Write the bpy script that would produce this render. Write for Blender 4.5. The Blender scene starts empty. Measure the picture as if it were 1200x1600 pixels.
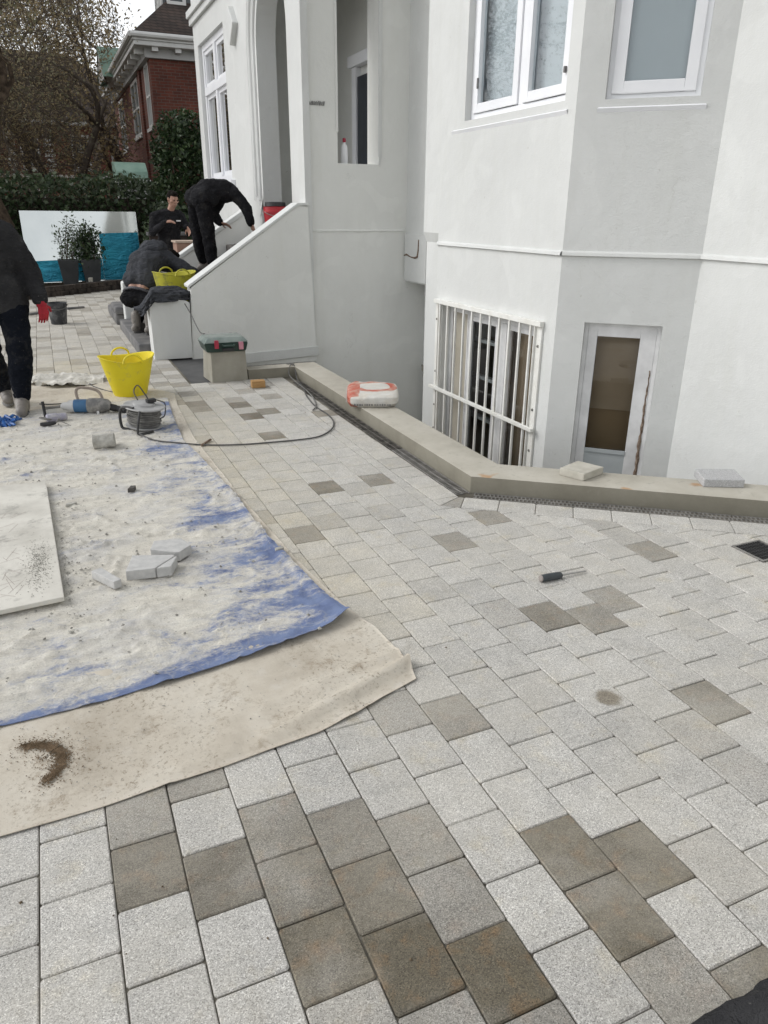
import bpy, bmesh, math, random
import numpy as np
from mathutils import Vector, Matrix, noise as mnoise

random.seed(7); RNG = np.random.default_rng(11)
S = bpy.context.scene
COL = S.collection
R = math.radians

# ------------------------------------------------------------------ camera
CAM_F, CAM_PITCH, CAM_YAW, CAM_ROLL, CAM_H = 1146.1, 0.38738, 0.41649, -0.00806, 1.6
def cam_axes():
    cy, sy = math.cos(CAM_YAW), math.sin(CAM_YAW); cp, sp = math.cos(CAM_PITCH), math.sin(CAM_PITCH)
    fwd = Vector((sy*cp, cy*cp, -sp)); right = Vector((cy, -sy, 0)); down = fwd.cross(right)
    cr, sr = math.cos(CAM_ROLL), math.sin(CAM_ROLL)
    return cr*right + sr*down, -sr*right + cr*down, fwd
cr_, cd_, cf_ = cam_axes()
cd = bpy.data.cameras.new('camera'); cam = bpy.data.objects.new('camera', cd); COL.objects.link(cam)
cam.matrix_world = Matrix(((cr_.x, -cd_.x, -cf_.x, 0), (cr_.y, -cd_.y, -cf_.y, 0), (cr_.z, -cd_.z, -cf_.z, CAM_H), (0, 0, 0, 1)))
cd.sensor_fit = 'AUTO'; cd.sensor_width = 36.0; cd.lens = CAM_F/1600*36; cd.clip_start = .05; cd.clip_end = 600
S.camera = cam
S.render.resolution_x, S.render.resolution_y = 768, 1024

# ------------------------------------------------------------------ sky, sun, exposure
SUN_DIR = Vector((-.82, .38, .80)).normalized()          # towards the sun: soft light through thin cloud from the drive side
W = bpy.data.worlds.new('World'); S.world = W; W.use_nodes = True
wt = W.node_tree; wt.nodes.clear()
sky = wt.nodes.new('ShaderNodeTexSky'); sky.sky_type = 'NISHITA'; sky.sun_disc = False
sky.sun_elevation = math.asin(SUN_DIR.z); sky.sun_rotation = math.atan2(SUN_DIR.x, SUN_DIR.y)
sky.air_density = 1.0; sky.dust_density = 1.0; sky.ozone_density = 1.0
hs = wt.nodes.new('ShaderNodeHueSaturation'); hs.inputs['Saturation'].default_value = .12
bgn = wt.nodes.new('ShaderNodeBackground'); bgn.inputs['Strength'].default_value = .14
wo = wt.nodes.new('ShaderNodeOutputWorld')
wt.links.new(sky.outputs[0], hs.inputs['Color']); wt.links.new(hs.outputs[0], bgn.inputs['Color']); wt.links.new(bgn.outputs[0], wo.inputs[0])
sl = bpy.data.lights.new('sun', 'SUN'); sl.energy = .74; sl.angle = R(26); sl.color = (1, .975, .94)
so = bpy.data.objects.new('sun', sl); COL.objects.link(so)
so.rotation_euler = SUN_DIR.to_track_quat('Z', 'Y').to_euler(); so.location = (-8, 4, 12)
S.view_settings.view_transform = 'Standard'; S.view_settings.look = 'None'
S.view_settings.exposure = 0.66; S.view_settings.gamma = 1.0; S.view_settings.use_curve_mapping = False

# ------------------------------------------------------------------ material helpers
MATS = {}
class NT:
    def __init__(s, name):
        s.m = bpy.data.materials.new(name); s.m.use_nodes = True; s.t = s.m.node_tree
        s.b = s.t.nodes['Principled BSDF']; MATS[name] = s.m
        s._pos = None
    def n(s, typ, **kw):
        nd = s.t.nodes.new(typ)
        for k, v in kw.items(): setattr(nd, k, v)
        return nd
    def l(s, a, b): s.t.links.new(a, b)
    def pos(s):
        if s._pos is None: s._pos = s.n('ShaderNodeNewGeometry').outputs['Position']
        return s._pos
    def objc(s): return s.n('ShaderNodeTexCoord').outputs['Object']
    def scale(s, vec, sc):
        m = s.n('ShaderNodeMapping'); m.inputs['Scale'].default_value = sc; s.l(vec, m.inputs[0]); return m.outputs[0]
    def noise(s, vec, scale, detail=5, rough=.55, dist=0):
        q = s.n('ShaderNodeTexNoise'); q.inputs['Scale'].default_value = scale; q.inputs['Detail'].default_value = detail
        q.inputs['Roughness'].default_value = rough; q.inputs['Distortion'].default_value = dist
        s.l(vec, q.inputs['Vector']); return q.outputs['Fac']
    def ramp(s, fac, *stops):
        q = s.n('ShaderNodeValToRGB'); e = q.color_ramp.elements
        while len(e) < len(stops): e.new(.5)
        for i, (p, c) in enumerate(stops):
            e[i].position = p; e[i].color = (c, c, c, 1) if not hasattr(c, '__len__') else (*c, 1)
        s.l(fac, q.inputs[0]); return q.outputs[0]
    def mix(s, fac, a, b, blend='MIX'):
        q = s.n('ShaderNodeMix', data_type='RGBA', blend_type=blend)
        for sock, v in ((q.inputs[0], fac), (q.inputs[6], a), (q.inputs[7], b)):
            if hasattr(v, 'links') or hasattr(v, 'is_output'): s.l(v, sock)
            elif hasattr(v, '__len__'): sock.default_value = (*v, 1)
            else: sock.default_value = v
        return q.outputs[2]
    def math(s, op, a, b=None, clamp=False):
        q = s.n('ShaderNodeMath', operation=op, use_clamp=clamp)
        for i, v in enumerate((a, b)):
            if v is None: continue
            if hasattr(v, 'is_output'): s.l(v, q.inputs[i])
            else: q.inputs[i].default_value = v
        return q.outputs[0]
    def col(s, c):
        if hasattr(c, 'is_output'): s.l(c, s.b.inputs['Base Color'])
        else: s.b.inputs['Base Color'].default_value = (*c, 1)
        return s
    def rough(s, v):
        if hasattr(v, 'is_output'): s.l(v, s.b.inputs['Roughness'])
        else: s.b.inputs['Roughness'].default_value = v
        return s
    def bump(s, h, strength=.3, dist=.01):
        q = s.n('ShaderNodeBump'); q.inputs['Strength'].default_value = strength; q.inputs['Distance'].default_value = dist
        s.l(h, q.inputs['Height']); s.l(q.outputs[0], s.b.inputs['Normal']); return s
    def set(s, **kw):
        for k, v in kw.items(): s.b.inputs[k.replace('_', ' ')].default_value = v
        return s

def pm(name, c1, c2, scale=5, rough=.8, bump=0., bscale=60, bdist=.004, lo=.35, hi=.65, metal=0., spec=.5, space='pos', fine=None):
    q = NT(name); v = q.pos() if space == 'pos' else q.objc()
    c = q.ramp(q.noise(v, scale, 6), (lo, c1), (hi, c2))
    if fine:
        f = q.noise(v, fine[0], 3); c = q.mix(1.0, c, q.ramp(f, (.3, 1-fine[1]), (.7, 1+fine[1]*.0+0)), 'MULTIPLY')
    q.col(c).rough(rough).set(Metallic=metal); q.b.inputs['Specular IOR Level'].default_value = .12 if rough >= .88 else spec
    if bump: q.bump(q.noise(v, bscale, 4), bump, bdist)
    return q.m

def paver_material(name, per_object):
    q = NT(name); v = q.pos()
    if per_object:
        tone = q.n('ShaderNodeObjectInfo').outputs['Color']
    else:
        a = q.n('ShaderNodeAttribute'); a.attribute_name = 'tone'; tone = a.outputs['Color']
    sep = q.n('ShaderNodeSeparateColor'); q.l(tone, sep.inputs[0]); wet, dust, br = sep.outputs[0], sep.outputs[1], sep.outputs[2]
    vo = q.n('ShaderNodeTexVoronoi'); vo.inputs['Scale'].default_value = 430; q.l(v, vo.inputs['Vector'])
    g = q.n('ShaderNodeSeparateColor'); q.l(vo.outputs['Color'], g.inputs[0])
    grain = q.ramp(g.outputs[0], (.0, (.22, .212, .198)), (.14, (.35, .34, .32)), (.55, (.49, .477, .447)), (.88, (.595, .58, .545)), (1., (.79, .775, .735)))
    patch = q.ramp(q.noise(v, 9, 5, .6), (.3, .90), (.7, 1.10))
    c = q.mix(1., grain, patch, 'MULTIPLY')
    brc = q.n('ShaderNodeCombineColor'); [q.l(br, brc.inputs[i]) for i in range(3)]
    c = q.mix(1., c, brc.outputs[0], 'MULTIPLY')
    # cement dust tint
    dn = q.math('MULTIPLY', dust, q.ramp(q.noise(v, 5, 6, .65), (.3, .35), (.65, 1.)))
    c = q.mix(dn, c, q.mix(1., c, (1.08, .99, .78), 'MULTIPLY')); c = q.mix(q.math('MULTIPLY', dn, .55), c, (.50, .46, .37))
    # damp blocks, uneven towards one side
    wn = q.ramp(q.noise(v, 4.5, 4, .5), (.25, .6), (.5, 1.0))
    wf = q.math('MULTIPLY', wet, wn, True)
    wc = q.mix(q.ramp(q.noise(v, 16, 5), (.52, 0.), (.75, 1.)), (.275, .245, .185), (.38, .25, .135))
    c = q.mix(wf, c, q.mix(1., c, wc, 'MULTIPLY'))
    # broad cement bloom and smears
    bl = q.ramp(q.noise(v, 1.6, 8, .75, .4), (.42, 0.), (.66, .6)); c = q.mix(bl, c, q.mix(.5, c, (.58, .54, .455)))
    yl = q.ramp(q.noise(v, 7.5, 5, .65), (.56, 0.), (.70, .5)); c = q.mix(yl, c, q.mix(1., c, (1.03, .97, .82), 'MULTIPLY'))
    sm = q.ramp(q.noise(q.scale(v, (1., .45, 1.)), 6.5, 7, .72, .8), (.60, 0.), (.74, .5)); c = q.mix(sm, c, q.mix(1., c, (.72, .68, .60), 'MULTIPLY'))
    vd = q.n('ShaderNodeVectorMath', operation='DISTANCE'); q.l(v, vd.inputs[0]); vd.inputs[1].default_value = (1.62, 1.668, 0)
    st = q.ramp(q.math('ADD', vd.outputs['Value'], q.math('MULTIPLY', q.noise(v, 30, 4, .6), .035)), (.052, .85), (.072, 0.)); c = q.mix(st, c, q.mix(1., c, (.42, .37, .29), 'MULTIPLY'))
    # small spots of dirt everywhere
    sp = q.ramp(q.noise(v, 28, 3, .6), (.68, 0.), (.76, .55))
    c = q.mix(sp, c, q.mix(1., c, (.55, .52, .46), 'MULTIPLY'))
    q.col(c).rough(q.ramp(wf, (0., .9), (1., .72)))
    h = q.math('ADD', q.math('MULTIPLY', g.outputs[1], .5), q.noise(v, 45, 3))
    q.bump(h, .4, .0020)
    return q.m
M_PAV_O = paver_material('granite_paver', True); M_PAV_F = paver_material('granite_paver_field', False)

def wall_material(name, base, dirt=.1):
    q = NT(name); v = q.pos()
    c = q.ramp(q.noise(v, .9, 7, .65, .4), (.25, tuple(x*(1-dirt*1.3) for x in base)), (.7, base))
    rp_ = q.ramp(q.noise(v, 2.3, 3, .4, .8), (.60, 0.), (.64, .3)); c = q.mix(rp_, c, tuple(x*1.05 for x in base))
    st = q.noise(q.scale(v, (3, 3, .5)), 2.2, 5, .6)
    c = q.mix(q.ramp(st, (.52, 0.), (.8, .45)), c, tuple(x*y for x, y in zip(base, (.86, .86, .83))))
    hc = q.math('ABSOLUTE', q.math('SUBTRACT', q.noise(v, 1.4, 6, .6, .5), .5)); c = q.mix(q.math('MULTIPLY', q.ramp(hc, (0., .22), (.004, 0.)), q.ramp(q.noise(v, .8, 2), (.55, 0.), (.65, 1.))), c, (.40, .39, .36))
    sp = q.ramp(q.noise(v, 21, 2, .5), (.74, 0.), (.79, .5))
    c = q.mix(sp, c, (.45, .44, .41))
    q.col(c).rough(.62)
    h = q.math('ADD', q.noise(v, 9, 5, .6), q.math('MULTIPLY', q.noise(q.scale(v, (1, 1, 2.6)), 70, 3), .3))
    q.bump(h, .45, .012); return q.m
M_WALL = wall_material('white_masonry_paint', (.68, .69, .675))
M_WALL2 = wall_material('white_paint_shade_lift', (.78, .785, .755), .08)  # wall white with its base raised to offset shade on these walls

M_GLOSSW = pm('white_gloss_paint', (.80, .81, .84), (.86, .87, .89), 3, .35, .1, 90, .001)
M_OLDW = pm('worn_white_paint', (.62, .62, .62), (.78, .78, .78), 6, .5, .2, 60, .003)
M_STEELW = pm('white_painted_steel', (.72, .71, .66), (.80, .80, .77), 9, .45, .1, 120, .001)

def kerb_material():
    q = NT('fresh_concrete'); v = q.pos()
    c = q.ramp(q.noise(v, 2.6, 7, .62), (.3, (.34, .315, .265)), (.5, (.43, .405, .345)), (.7, (.50, .475, .415)))
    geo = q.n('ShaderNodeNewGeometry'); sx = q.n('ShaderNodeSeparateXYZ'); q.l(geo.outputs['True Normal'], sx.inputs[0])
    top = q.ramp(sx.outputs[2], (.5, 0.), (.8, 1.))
    c = q.mix(top, q.mix(1., c, (.50, .495, .46), 'MULTIPLY'), c)     # faces that do not point up are multiplied darker
    ru = q.ramp(q.noise(v, 3.4, 3, .5), (.70, 0.), (.745, .75))
    c = q.mix(q.math('MULTIPLY', ru, top), c, (.40, .22, .09))
    dk = q.ramp(q.noise(v, 22, 5, .6), (.60, 0.), (.72, .5)); c = q.mix(dk, c, (.25, .235, .20))
    q.col(c).rough(.85); q.bump(q.noise(v, 55, 5, .6), .5, .004); return q.m
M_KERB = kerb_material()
M_PLINTH = pm('cement_render', (.27, .255, .21), (.36, .345, .295), 4, .85, .3, 40, .003)
M_SAND = pm('joint_sand', (.075, .068, .056), (.23, .215, .18), 3, .95)
M_SOIL = pm('soil', (.035, .028, .02), (.09, .07, .05), 3, .95, .6, 20, .03)
M_TARMAC = pm('dark_screed', (.075, .076, .078), (.10, .10, .10), 5, .85, .3, 90, .003)
M_SLATE = pm('grey_stone_step', (.10, .10, .105), (.19, .185, .18), 5, .7, .3, 30, .004)
M_WETMORTAR = pm('wet_mortar', (.05, .047, .042), (.12, .11, .10), 9, .8, .8, 25, .02)
M_IRON = pm('galvanised_grate', (.15, .145, .135), (.26, .25, .235), 14, .6, .2, 60, .002, metal=.1)
M_DARK = pm('near_black', (.012, .011, .010), (.025, .023, .020), 5, .9)  # near-black base for the drain trough, gully pan and eyes
M_BLACK = pm('black_plastic', (.012, .012, .013), (.028, .028, .03), 12, .5, .1, 50, .002)
M_CABLE = pm('cable_rubber', (.05, .05, .05), (.10, .098, .095), 20, .6)
M_CABLED = pm('dusty_cable', (.10, .098, .095), (.22, .215, .20), 14, .75)
M_ROOM = pm('room_plaster', (.44, .33, .23), (.54, .41, .29), 2, .9)
M_ROOMB = pm('room_board', (.34, .24, .14), (.42, .30, .19), 3, .8)
M_GREYPANEL = pm('grey_blue_panel', (.34, .37, .38), (.42, .45, .46), 3, .6)
M_BLIND = pm('window_blind', (.80, .84, .88), (.86, .89, .92), 1.5, .8)
M_PEEL = pm('bare_weathered_wood', (.10, .06, .04), (.30, .24, .19), 40, .9, .8, 60, .01)

def glass_material(name, tint=(.9, .95, .95), refl=1.0):
    q = NT(name); t = q.t; t.nodes.remove(q.b)
    out = t.nodes['Material Output']; tr = q.n('ShaderNodeBsdfTransparent'); tr.inputs[0].default_value = (*tint, 1)
    gl = q.n('ShaderNodeBsdfGlossy'); gl.inputs['Roughness'].default_value = .02
    fr = q.n('ShaderNodeFresnel'); fr.inputs[0].default_value = 1.5
    f2 = q.math('MULTIPLY', fr.outputs[0], 1.7*refl, True)
    mx = q.n('ShaderNodeMixShader'); q.l(f2, mx.inputs[0]); q.l(tr.outputs[0], mx.inputs[1]); q.l(gl.outputs[0], mx.inputs[2])
    q.l(mx.outputs[0], out.inputs[0]); return q.m
M_GLASS = glass_material('window_glass')
M_GLASSD = glass_material('window_glass_dusty', (.8, .84, .84))

# ------------------------------------------------------------------ geometry helpers
ROOT = {}
def tag(o, label=None, cat=None, group=None, kind=None):
    if label: o['label'] = label
    if cat: o['category'] = cat
    if group: o['group'] = group
    if kind: o['kind'] = kind
    return o
def thing(name, label, cat, loc=(0, 0, 0), group=None):
    o = bpy.data.objects.new(name, None); COL.objects.link(o); o.location = loc; o.empty_display_size = .1
    ROOT[o.name] = Vector(loc); return tag(o, label, cat, group)

class MB:
    def __init__(s): s.v = []; s.f = []; s.mi = []; s.k = 0
    def add(s, vs, fs):
        b = len(s.v); s.v += [tuple(p) for p in vs]
        for f in fs: s.f.append([i+b for i in f]); s.mi.append(s.k)
        return s
    def quad(s, a, b, c, d): return s.add([a, b, c, d], [[0, 1, 2, 3]])
    def box(s, x0, x1, y0, y1, z0, z1):
        return s.add([(x0, y0, z0), (x1, y0, z0), (x1, y1, z0), (x0, y1, z0), (x0, y0, z1), (x1, y0, z1), (x1, y1, z1), (x0, y1, z1)],
                     [[0, 3, 2, 1], [4, 5, 6, 7], [0, 1, 5, 4], [1, 2, 6, 5], [2, 3, 7, 6], [3, 0, 4, 7]])
    def obox(s, c, ax, ay, az):                    # centre and three half axes
        c, ax, ay, az = map(Vector, (c, ax, ay, az)); vs = []
        for k in (-1, 1):
            for i, j in ((-1, -1), (1, -1), (1, 1), (-1, 1)): vs.append(c + i*ax + j*ay + k*az)
        return s.add(vs, [[0, 3, 2, 1], [4, 5, 6, 7], [0, 1, 5, 4], [1, 2, 6, 5], [2, 3, 7, 6], [3, 0, 4, 7]])
    def prism(s, pts, z0, z1):
        n = len(pts); vs = [(x, y, z0) for x, y in pts] + [(x, y, z1) for x, y in pts]
        return s.add(vs, [list(range(n))[::-1], list(range(n, 2*n))] + [[i, (i+1) % n, n+(i+1) % n, n+i] for i in range(n)])
    def prism_y(s, pts, y0, y1):                   # outline in x,z extruded along y
        n = len(pts); vs = [(x, y0, z) for x, z in pts] + [(x, y1, z) for x, z in pts]
        return s.add(vs, [list(range(n)), list(range(n, 2*n))[::-1]] + [[i, n+i, n+(i+1) % n, (i+1) % n] for i in range(n)])
    def prism_x(s, pts, x0, x1):
        n = len(pts); vs = [(x0, y, z) for y, z in pts] + [(x1, y, z) for y, z in pts]
        return s.add(vs, [list(range(n))[::-1], list(range(n, 2*n))] + [[i, (i+1) % n, n+(i+1) % n, n+i] for i in range(n)])
    def tube(s, path, r, seg=8, caps=True, closed=False):
        P = [Vector(p) for p in path]; n = len(P); rr = r if hasattr(r, '__len__') else [r]*n
        up = Vector((0, 0, 1)); vs = []; prev = None
        for i in range(n):
            if closed: t = P[(i+1) % n] - P[i-1]
            else: t = P[min(i+1, n-1)] - P[max(i-1, 0)]
            if t.length < 1e-9: t = Vector((0, 0, 1))
            t.normalize()
            if prev is None:
                a = t.cross(up)
                if a.length < .1: a = t.cross(Vector((1, 0, 0)))
            else:
                a = prev - t*prev.dot(t)
                if a.length < 1e-6: a = t.cross(up)
            a.normalize(); prev = a; b = t.cross(a)
            for k in range(seg):
                w = 2*math.pi*k/seg; vs.append(P[i] + (a*math.cos(w) + b*math.sin(w))*rr[i])
        fs = []
        for i in range(n if closed else n-1):
            j = (i+1) % n
            for k in range(seg): fs.append([i*seg+k, i*seg+(k+1) % seg, j*seg+(k+1) % seg, j*seg+k])
        if caps and not closed: fs += [list(range(seg))[::-1], [(n-1)*seg+k for k in range(seg)]]
        return s.add(vs, fs)
    def lathe(s, c, prof, seg=24, sx=1., sy=1., axis=None, rot=0):
        # prof: list of (radius, height); axis optional direction
        c = Vector(c); q = Vector(axis).to_track_quat('Z', 'Y') if axis is not None else None; vs = []
        for r, h in prof:
            for k in range(seg):
                w = 2*math.pi*k/seg + rot; p = Vector((r*math.cos(w)*sx, r*math.sin(w)*sy, h))
                vs.append(c + (q @ p if q else p))
        fs = []
        for i in range(len(prof)-1):
            for k in range(seg): fs.append([i*seg+k, i*seg+(k+1) % seg, (i+1)*seg+(k+1) % seg, (i+1)*seg+k])
        if prof[0][0] > 1e-6: fs.append(list(range(seg))[::-1])
        if prof[-1][0] > 1e-6: fs.append([(len(prof)-1)*seg+k for k in range(seg)])
        return s.add(vs, fs)
    def build(s, name, mats, parent=None, smooth=False, bevel=0, bseg=2, label=None):
        me = bpy.data.meshes.new(name); off = Vector((0, 0, 0))
        if parent is not None: off = ROOT.get(parent.name, Vector((0, 0, 0)))
        me.from_pydata([tuple(Vector(p) - off) for p in s.v], [], s.f); me.validate()
        for m in (mats if isinstance(mats, (list, tuple)) else [mats]): me.materials.append(m)
        if len(me.polygons) == len(s.mi) and max(s.mi, default=0): me.polygons.foreach_set('material_index', s.mi)
        if bevel:
            b = bmesh.new(); b.from_mesh(me); bmesh.ops.remove_doubles(b, verts=b.verts, dist=1e-5)
            ed = [e for e in b.edges if len(e.link_faces) == 2 and e.calc_face_angle(0) > .5]
            bmesh.ops.bevel(b, geom=ed, offset=bevel, segments=bseg, affect='EDGES', profile=.6, clamp_overlap=True)
            b.to_mesh(me); b.free()
        if smooth:
            for p in me.polygons: p.use_smooth = True
            if smooth != 'all' and hasattr(me, 'set_sharp_from_angle'): me.set_sharp_from_angle(angle=R(40))
        o = bpy.data.objects.new(name, me); COL.objects.link(o)
        if parent is not None: o.parent = parent; ROOT[o.name] = off
        if label: o['label'] = label
        return o
def structure(o): o['kind'] = 'structure'; return o

def fbm(x, y, sc, seed=0, octv=4):
    x = np.asarray(x, float)*sc; y = np.asarray(y, float)*sc; out = np.zeros_like(x); amp = 1.; tot = 0.
    for o in range(octv):
        xi = np.floor(x).astype(int); yi = np.floor(y).astype(int); fx = x-xi; fy = y-yi
        fx = fx*fx*(3-2*fx); fy = fy*fy*(3-2*fy)
        def h(a, b):
            n = (a*374761393 + b*668265263 + (seed+o)*144665) & 0x7fffffff
            n = ((n ^ (n >> 13))*1274126177) & 0x7fffffff
            return (n & 0xffff)/65535.
        v = (h(xi, yi)*(1-fx)+h(xi+1, yi)*fx)*(1-fy) + (h(xi, yi+1)*(1-fx)+h(xi+1, yi+1)*fx)*fy
        out += v*amp; tot += amp; amp *= .5; x = x*2.03+7.1; y = y*2.03+3.7
    return out/tot

def point_in(poly, x, y):
    c = False; n = len(poly)
    for i in range(n):
        x1, y1 = poly[i]; x2, y2 = poly[i-1]
        if (y1 > y) != (y2 > y) and x < (x2-x1)*(y-y1)/(y2-y1)+x1: c = not c
    return c
def clip(poly, nx, ny, d):                          # keep nx*x+ny*y <= d
    out = []
    for i in range(len(poly)):
        a = poly[i]; b = poly[(i+1) % len(poly)]; da = nx*a[0]+ny*a[1]-d; db = nx*b[0]+ny*b[1]-d
        if da <= 0: out.append(a)
        if da*db < 0: t = da/(da-db); out.append((a[0]+t*(b[0]-a[0]), a[1]+t*(b[1]-a[1])))
    return out
def area(p): return .5*abs(sum(p[i-1][0]*p[i][1]-p[i][0]*p[i-1][1] for i in range(len(p))))

# ------------------------------------------------------------------ the ground
KC = Vector((2.215, 3.69)); KD = Vector((.8, -.6)); KN = Vector((-.6, -.8))     # kerb corner, run of the right-hand kerb, its paving side
def kline(off, s): p = KC + KN*off + KD*s; return (p.x, p.y)
hole = [(2.30, 7.5), (1.76, 7.5), (1.76, 8.92), (2.9, 8.98), (2.9, 15), (9, 15), (9, -8), (4.3, -8), kline(-.1, 2.55), (2.30, 3.73)]
bm = bmesh.new()
outer = [(-160, -60), (160, -60), (160, 220), (-160, 220)]
es = []
for loop in (outer, hole):
    vs = [bm.verts.new((x, y, -.035)) for x, y in loop]
    es += [bm.edges.new((vs[i-1], vs[i])) for i in range(len(vs))]
bmesh.ops.triangle_fill(bm, use_beauty=True, use_dissolve=False, edges=es)
me = bpy.data.meshes.new('ground'); bm.to_mesh(me); bm.free(); me.materials.append(M_SOIL)
g = bpy.data.objects.new('ground', me); COL.objects.link(g); structure(g)

PAVE = [(-3.2, -1.6), (4.2, -1.6), (4.2, 2.18), (2.21, 3.68), (2.21, 7.45), (1.18, 7.45), (1.18, 8.9), (.90, 8.95), (.90, 12.0), (2.88, 12.0), (2.88, 18.8), (1.5, 17.64), (-.42, 16.1), (-3.2, 13.8)]
pav = structure(MB().add([(x, y, -.008) for x, y in PAVE], [list(range(len(PAVE)))]).build('block_paving', M_SAND))

BLUE = [(0.85, 6.83), (0.76, 5.448), (0.824, 4.999), (0.83, 4.559), (0.857, 4.054), (0.859, 3.687), (0.885, 3.276), (0.916, 2.959), (0.941, 2.715), (0.969, 2.552), (0.871, 2.482), (0.677, 2.433), (0.398, 2.383), (0.159, 2.353), (-0.112, 2.329), (-0.36, 2.325), (-1.3, 2.32), (-1.3, 6.7), (-.53, 6.77), (-.03, 6.85), (.4, 6.88)]
BEIGE = [(1.041, 2.409), (1.054, 2.198), (1.053, 2.127), (1.021, 2.033), (0.883, 1.983), (0.766, 1.935), (0.611, 1.891), (0.453, 1.874), (0.283, 1.851), (0.088, 1.839), (-0.067, 1.823), (-0.342, 1.818), (-1.4, 1.81), (-1.4, 8.6), (-.35, 8.61), (.316, 8.1), (.9, 7.15)]

CW, CL, CS, CX0, CY0 = .175, .209, .099, -.244, 1.757
WET = [(1, 0, .5), (1, -1, .85), (2, -1, .85), (2, 1, .55), (3, 0, .75), (3, -1, .85), (4, 0, .7), (4, -1, .9), (5, 0, .6), (5, -1, .55), (3, -2, .95), (4, -2, 1), (5, -2, 1), (7, 0, .95), (8, 0, .9), (7, -1, .95), (7, -2, .55), (8, -2, .9), (4, -3, .5), (3, -3, .35), (9, 0, .2), (11, 7, .75), (12, 7, .6), (13, 8, .55), (11, 11, .6), (16, 11, .6), (13, 13, .6), (12, 4, .8), (7, 3, .6), (11, 3, .3), (10, 7, .25), (9, 15, .82), (11, 16, .72), (7, 11, .6), (6, 12, .3), (9, 26, .9), (10, 25, .8), (9, 24, .9), (9, 21, .9), (7, 26, .7), (7, 28, .5), (6, 26, .5), (7, 25, .5), (6, 3, .45), (16, 12, .25), (11, 2, .2), (8, 12, .25), (5, -3, .5), (6, -4, .6)]
WETD = {(k, n): w for k, n, w in WET}

def rounded(poly, r=.0055):
    out = []; n = len(poly)
    for i in range(n):
        p = Vector(poly[i]); a = Vector(poly[i-1]) - p; b = Vector(poly[(i+1) % n]) - p
        la, lb = a.length, b.length
        if la < 1e-5 or lb < 1e-5: continue
        q = min(r, la*.3, lb*.3); out += [tuple(p + a/la*q), tuple(p + b/lb*q)]
    return out
def paver_geo(poly, h=.05, bev=.0035):
    # rounded outline: chamfered top edge, sides
    cx = sum(p[0] for p in poly)/len(poly); cy = sum(p[1] for p in poly)/len(poly); n = len(poly)
    def inset(d):
        o = []
        for x, y in poly:
            v = Vector((x-cx, y-cy)); L = max(v.length, 1e-6); o.append((x-v.x/L*d*1.3, y-v.y/L*d*1.3))
        return o
    vs = [(x, y, -h) for x, y in poly] + [(x, y, -bev) for x, y in poly] + [(x, y, 0) for x, y in inset(bev)]
    fs = [list(range(2*n, 3*n))]
    for lv in (0, 1):
        for i in range(n): fs.append([lv*n+i, lv*n+(i+1) % n, (lv+1)*n+(i+1) % n, (lv+1)*n+i])
    return vs, fs
blocks = []      # (outline, tone)
def dustiness(x, y):
    d = 0.
    if 1.8 < y < 9.2:
        edge = .86 if y < 7 else .3
        d = max(0., .75 - (x-edge)*1.15) if x > edge-.3 else .6
        if y < 2.4: d *= max(0, (y-1.9)/.5)*.5
    if y >= 9.2: d = .28
    return min(1, max(.0, d))
def tone_for(x, y, k=None, n=None):
    w = WETD.get((k, n), 0.)
    if w == 0 and y > 6.5 and random.random() < (.30 if y > 8 else .16): w = random.uniform(.25, .6)
    elif w == 0 and random.random() < .05: w = random.uniform(.05, .18)
    return (w, dustiness(x, y)*random.uniform(.6, 1), random.uniform(.90, 1.04))
J = .0016
kfar = KC + KN*.28
for k in range(-17, 26):
    x0 = CX0 + k*CW; x1 = x0 + CW
    for n in range(-18, 86):
        y0 = CY0 - CS*k + n*CL; y1 = y0 + CL
        cx, cy = (x0+x1)/2, (y0+y1)/2
        if cy < -1.5 or cy > 19: continue
        jx, jy = random.uniform(-.0008, .0008), random.uniform(-.001, .001)
        p = [(x0+J+jx, y0+J+jy), (x1-J+jx, y0+J+jy), (x1-J+jx, y1-J+jy), (x0+J+jx, y1-J+jy)]
        inA = x1 <= 1.924; vmin = min((Vector(c)-KC).dot(KN) for c in p); inB = vmin >= .282
        if not (inA or inB):
            sA = 1.924 - cx; sB = (Vector((cx, cy))-KC).dot(KN) - .282
            if sA < -.1 and sB < -.12: continue
            if abs(cy-3.55) < .22 and x0 < 1.924:
                p2 = clip(clip(p, -1, 0, -1.926), -KN.x, -KN.y, -(KC.dot(KN)+.282))
                if len(p2) > 2 and area(p2) > .0008: blocks.append((p2, tone_for(cx, cy)))
                p = clip(p, 1, 0, 1.924)
            elif cy > 3.6: p = clip(p, 1, 0, 1.924)
            else: p = clip(p, -KN.x, -KN.y, -(KC.dot(KN)+.282))
            if len(p) < 3 or area(p) < .0008: continue
        if cy > 6.9 and x1 > 1.18 and y1 > 7.44 and cy < 8.9:
            p = clip(p, 0, 1, 7.44) if cx > 1.18 else clip(p, 1, 0, 1.178)
            if len(p) < 3 or area(p) < .0015: continue
        if not point_in(PAVE, sum(q[0] for q in p)/len(p), sum(q[1] for q in p)/len(p)): continue
        blocks.append((p, tone_for(cx, cy, k, n)))
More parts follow.
